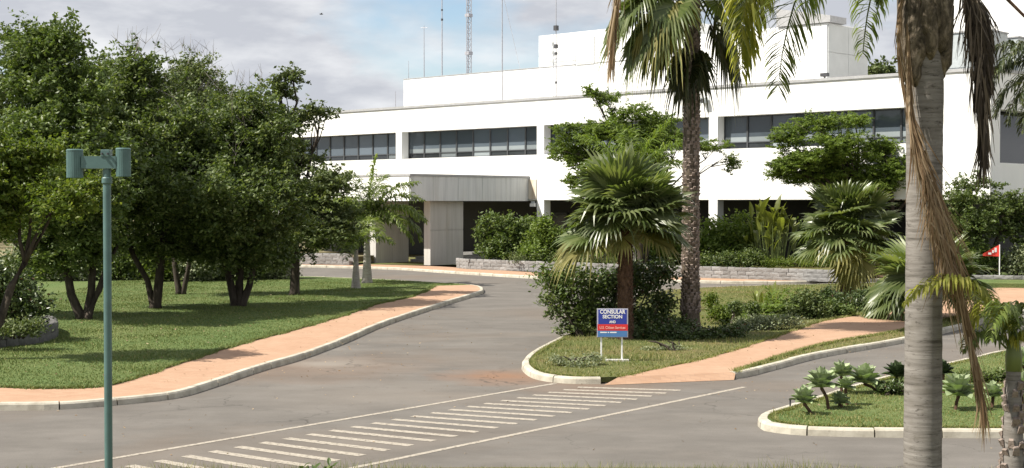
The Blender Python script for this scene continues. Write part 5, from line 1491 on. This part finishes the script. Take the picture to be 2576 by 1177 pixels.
shrub('mid green shrub with pale flowers beneath the dark fan palm', G(2090, 795, LZ), [(2085, 775, 30, 16, 0), (2130, 780, 26, 10, 0)], 'leaf_mid', 1800, (.10, .05), seed=89, clump=.08)
shrub('silvery grey ground cover spreading along the footpath edge', G(1920, 828, LZ), [(1870, 815, 40, 12, 0), (1930, 810, 45, 14, 0), (1985, 805, 36, 12, 0), (1900, 822, 40, 8, -.2)], 'leaf_grey', 5200, (.075, .035), seed=90, clump=.08)
shrub('yellow green low plants right of the tall palm foot', G(1830, 815, LZ), [(1800, 790, 26, 20, 0), (1835, 800, 30, 14, 0), (1790, 760, 22, 18, .5)], 'leaf_bright', 2000, (.09, .04), seed=91, clump=.08)
shrub('silvery tufts in the grass left of the sign posts', G(1440, 920, LZ), [(1410, 905, 30, 10, 0), (1460, 915, 40, 10, -.1), (1490, 900, 30, 8, .2)], 'leaf_grey', 1500, (.065, .025), seed=92, clump=.06)
shrub('small silvery tuft right of the sign base', G(1700, 880, LZ), [(1690, 875, 40, 6, 0), (1640, 880, 30, 6, 0)], 'leaf_grey', 900, (.06, .025), seed=93, clump=.05)
clump('weed', 'dark leafy weed poking up at the bottom edge left of centre', 'weed', G(800, 1190, .09), 14, .16, .22, 9, [broad_leaf(70 + i, 1, .3, b, e).me('leaf', M['leaf_dark']) for i, (b, e) in enumerate(((30, 40), (60, 65), (20, 20)))], (0, .06))

# ------------------------------------------------------------------ grass: uncountable blades on the lawns and the near bank
def in_poly(X, Y, poly):
    px = np.array([p[0] for p in poly]); py = np.array([p[1] for p in poly]); n = len(px)
    c = np.zeros(len(X), bool); j = n - 1
    for i in range(n):
        if py[i] != py[j]:
            t_ = ((py[i] > Y) != (py[j] > Y)) & (X < (px[j] - px[i]) * (Y - py[i]) / (py[j] - py[i]) + px[i])
            c ^= t_
        j = i
    return c
def grass(name, label, poly, z, n, h, w, mat, seed, excl=(), box=None, near=1.0):
    rs = np.random.RandomState(seed)
    xs = [p[0] for p in poly]; ys = [p[1] for p in poly]
    x0, x1, y0, y1 = box or (min(xs), max(xs), min(ys), max(ys))
    X = rs.uniform(x0, x1, n * 4); Y = y0 + (y1 - y0) * rs.uniform(0, 1, n * 4) ** near
    k = in_poly(X, Y, poly)
    for e in excl: k &= ~in_poly(X, Y, e)
    X, Y = X[k][:n], Y[k][:n]; n = len(X)
    patch = .65 + .5 * np.sin(X * 1.7 + np.sin(Y * 1.1) * 2) * np.sin(Y * 1.3 + X * .6)
    H = h * rs.uniform(.45, 1.25, n) * np.clip(patch, .45, 1.2); a = rs.uniform(0, 6.283, n); b = rs.uniform(0, 6.283, n); ln = H * rs.uniform(.1, .8, n)
    V = np.empty((n, 3, 3))
    V[:, 0] = np.stack([X - np.cos(a) * w / 2, Y - np.sin(a) * w / 2, np.full(n, z)], 1)
    V[:, 1] = np.stack([X + np.cos(a) * w / 2, Y + np.sin(a) * w / 2, np.full(n, z)], 1)
    V[:, 2] = np.stack([X + np.cos(b) * ln, Y + np.sin(b) * ln, z + H], 1)
    me = mesh(name, V.reshape(-1, 3), np.arange(3 * n).reshape(-1, 3), M[mat])
    o = inst(name, me); tag(o, label, kind='stuff')
    return o
grass('lawn_grass', 'mown green grass of the left lawn', lawn_poly, .118, 150000, .055, .022, 'blade', 1, box=(-17, 4, 25, 64), near=1.3)
path_poly = PT + PB[::-1]
grass('verge_grass', 'rough grass of the sign island', isl_poly, .116, 45000, .085, .02, 'blade_dry', 2, excl=(path_poly,), box=(0, 22, 27, 60), near=1.3)
grass('island_grass', 'short grass of the agave island', iA, .116, 40000, .05, .016, 'blade_dry', 3, box=(3, 14, 21, 36), near=1.1)
bank_poly = [(-9, 17.4), (9, 17.4), (9, 18.35), (3, 18.5), (0, 18.55), (-4, 18.4), (-9, 18.5)]
grass('bank_grass', 'long dry grass along the top of the near bank', bank_poly, .085, 9000, .17, .008, 'blade_dry', 4)

def edge_blades(name, label, line, z, n, seed, mat='blade', spread=.07, h=.06):
    rs = np.random.RandomState(seed)
    P0 = np.array([(p.x, p.y) for p in line]); k = rs.randint(0, len(P0) - 1, n); f = rs.uniform(0, 1, n)[:, None]
    XY = P0[k] * (1 - f) + P0[k + 1] * f
    amp = .5 + .5 * np.sin(k * .9) * np.sin(k * .37 + 1)
    XY = XY + rs.normal(size=(n, 2)) * spread * amp[:, None]
    a = rs.uniform(0, 6.283, n); H = h * rs.uniform(.4, 1.3, n); b = rs.uniform(0, 6.283, n); w = .02
    V = np.empty((n, 3, 3)); X, Y = XY[:, 0], XY[:, 1]
    V[:, 0] = np.stack([X - np.cos(a) * w / 2, Y - np.sin(a) * w / 2, np.full(n, z)], 1)
    V[:, 1] = np.stack([X + np.cos(a) * w / 2, Y + np.sin(a) * w / 2, np.full(n, z)], 1)
    V[:, 2] = np.stack([X + np.cos(b) * H, Y + np.sin(b) * H, z + H], 1)
    o = inst(name, mesh(name, V.reshape(-1, 3), np.arange(3 * n).reshape(-1, 3), M[mat])); tag(o, label, kind='stuff')
edge_blades('lawn_edge_grass', 'ragged grass along the edge of the left pavement', [p for p in EL if -16 < p.x < 4], .124, 26000, 61)
edge_blades('verge_edge_grass', 'ragged grass along the footpath edges', [p for p in PT if p.x < 16] , .122, 9000, 62, 'blade_dry')
edge_blades('verge_edge_grass', 'ragged grass along the lower footpath edge', [p for p in PB if p.x < 16], .122, 9000, 63, 'blade_dry')
edge_blades('island_edge_grass', 'grass leaning over the kerb of the agave island', [p for p in offset(KA, .24) if p.x < 10], .118, 6000, 64, 'blade_dry', .035, .045)
edge_blades('island_edge_grass', 'grass leaning over the kerb of the sign island', [p for p in offset(KI1, -.22) if p.y < 45], .118, 6000, 65, 'blade_dry', .035, .05)
def litter(name, label, area, z, n, seed, sz=.06):
    rs = np.random.RandomState(seed)
    X = rs.uniform(area[0], area[1], n); Y = rs.uniform(area[2], area[3], n)
    C = np.stack([X, Y, np.full(n, z)], 1)
    o = quads_obj(name, leaf_quads(rs, C, sz, sz * .6, 3.0), M['dead'], None, 'stuff'); tag(o, label)
litter('fallen_leaves', 'dry leaves scattered on the left lawn and pavement', (-14, -2, 27, 56), .15, 700, 71)
litter('fallen_leaves', 'dry leaves and grit scattered over the road', (-8, 9, 20, 45), .012, 420, 72, .045)
litter('fallen_leaves', 'dry leaves lying on the islands', (4, 14, 24, 42), .15, 260, 73, .05)
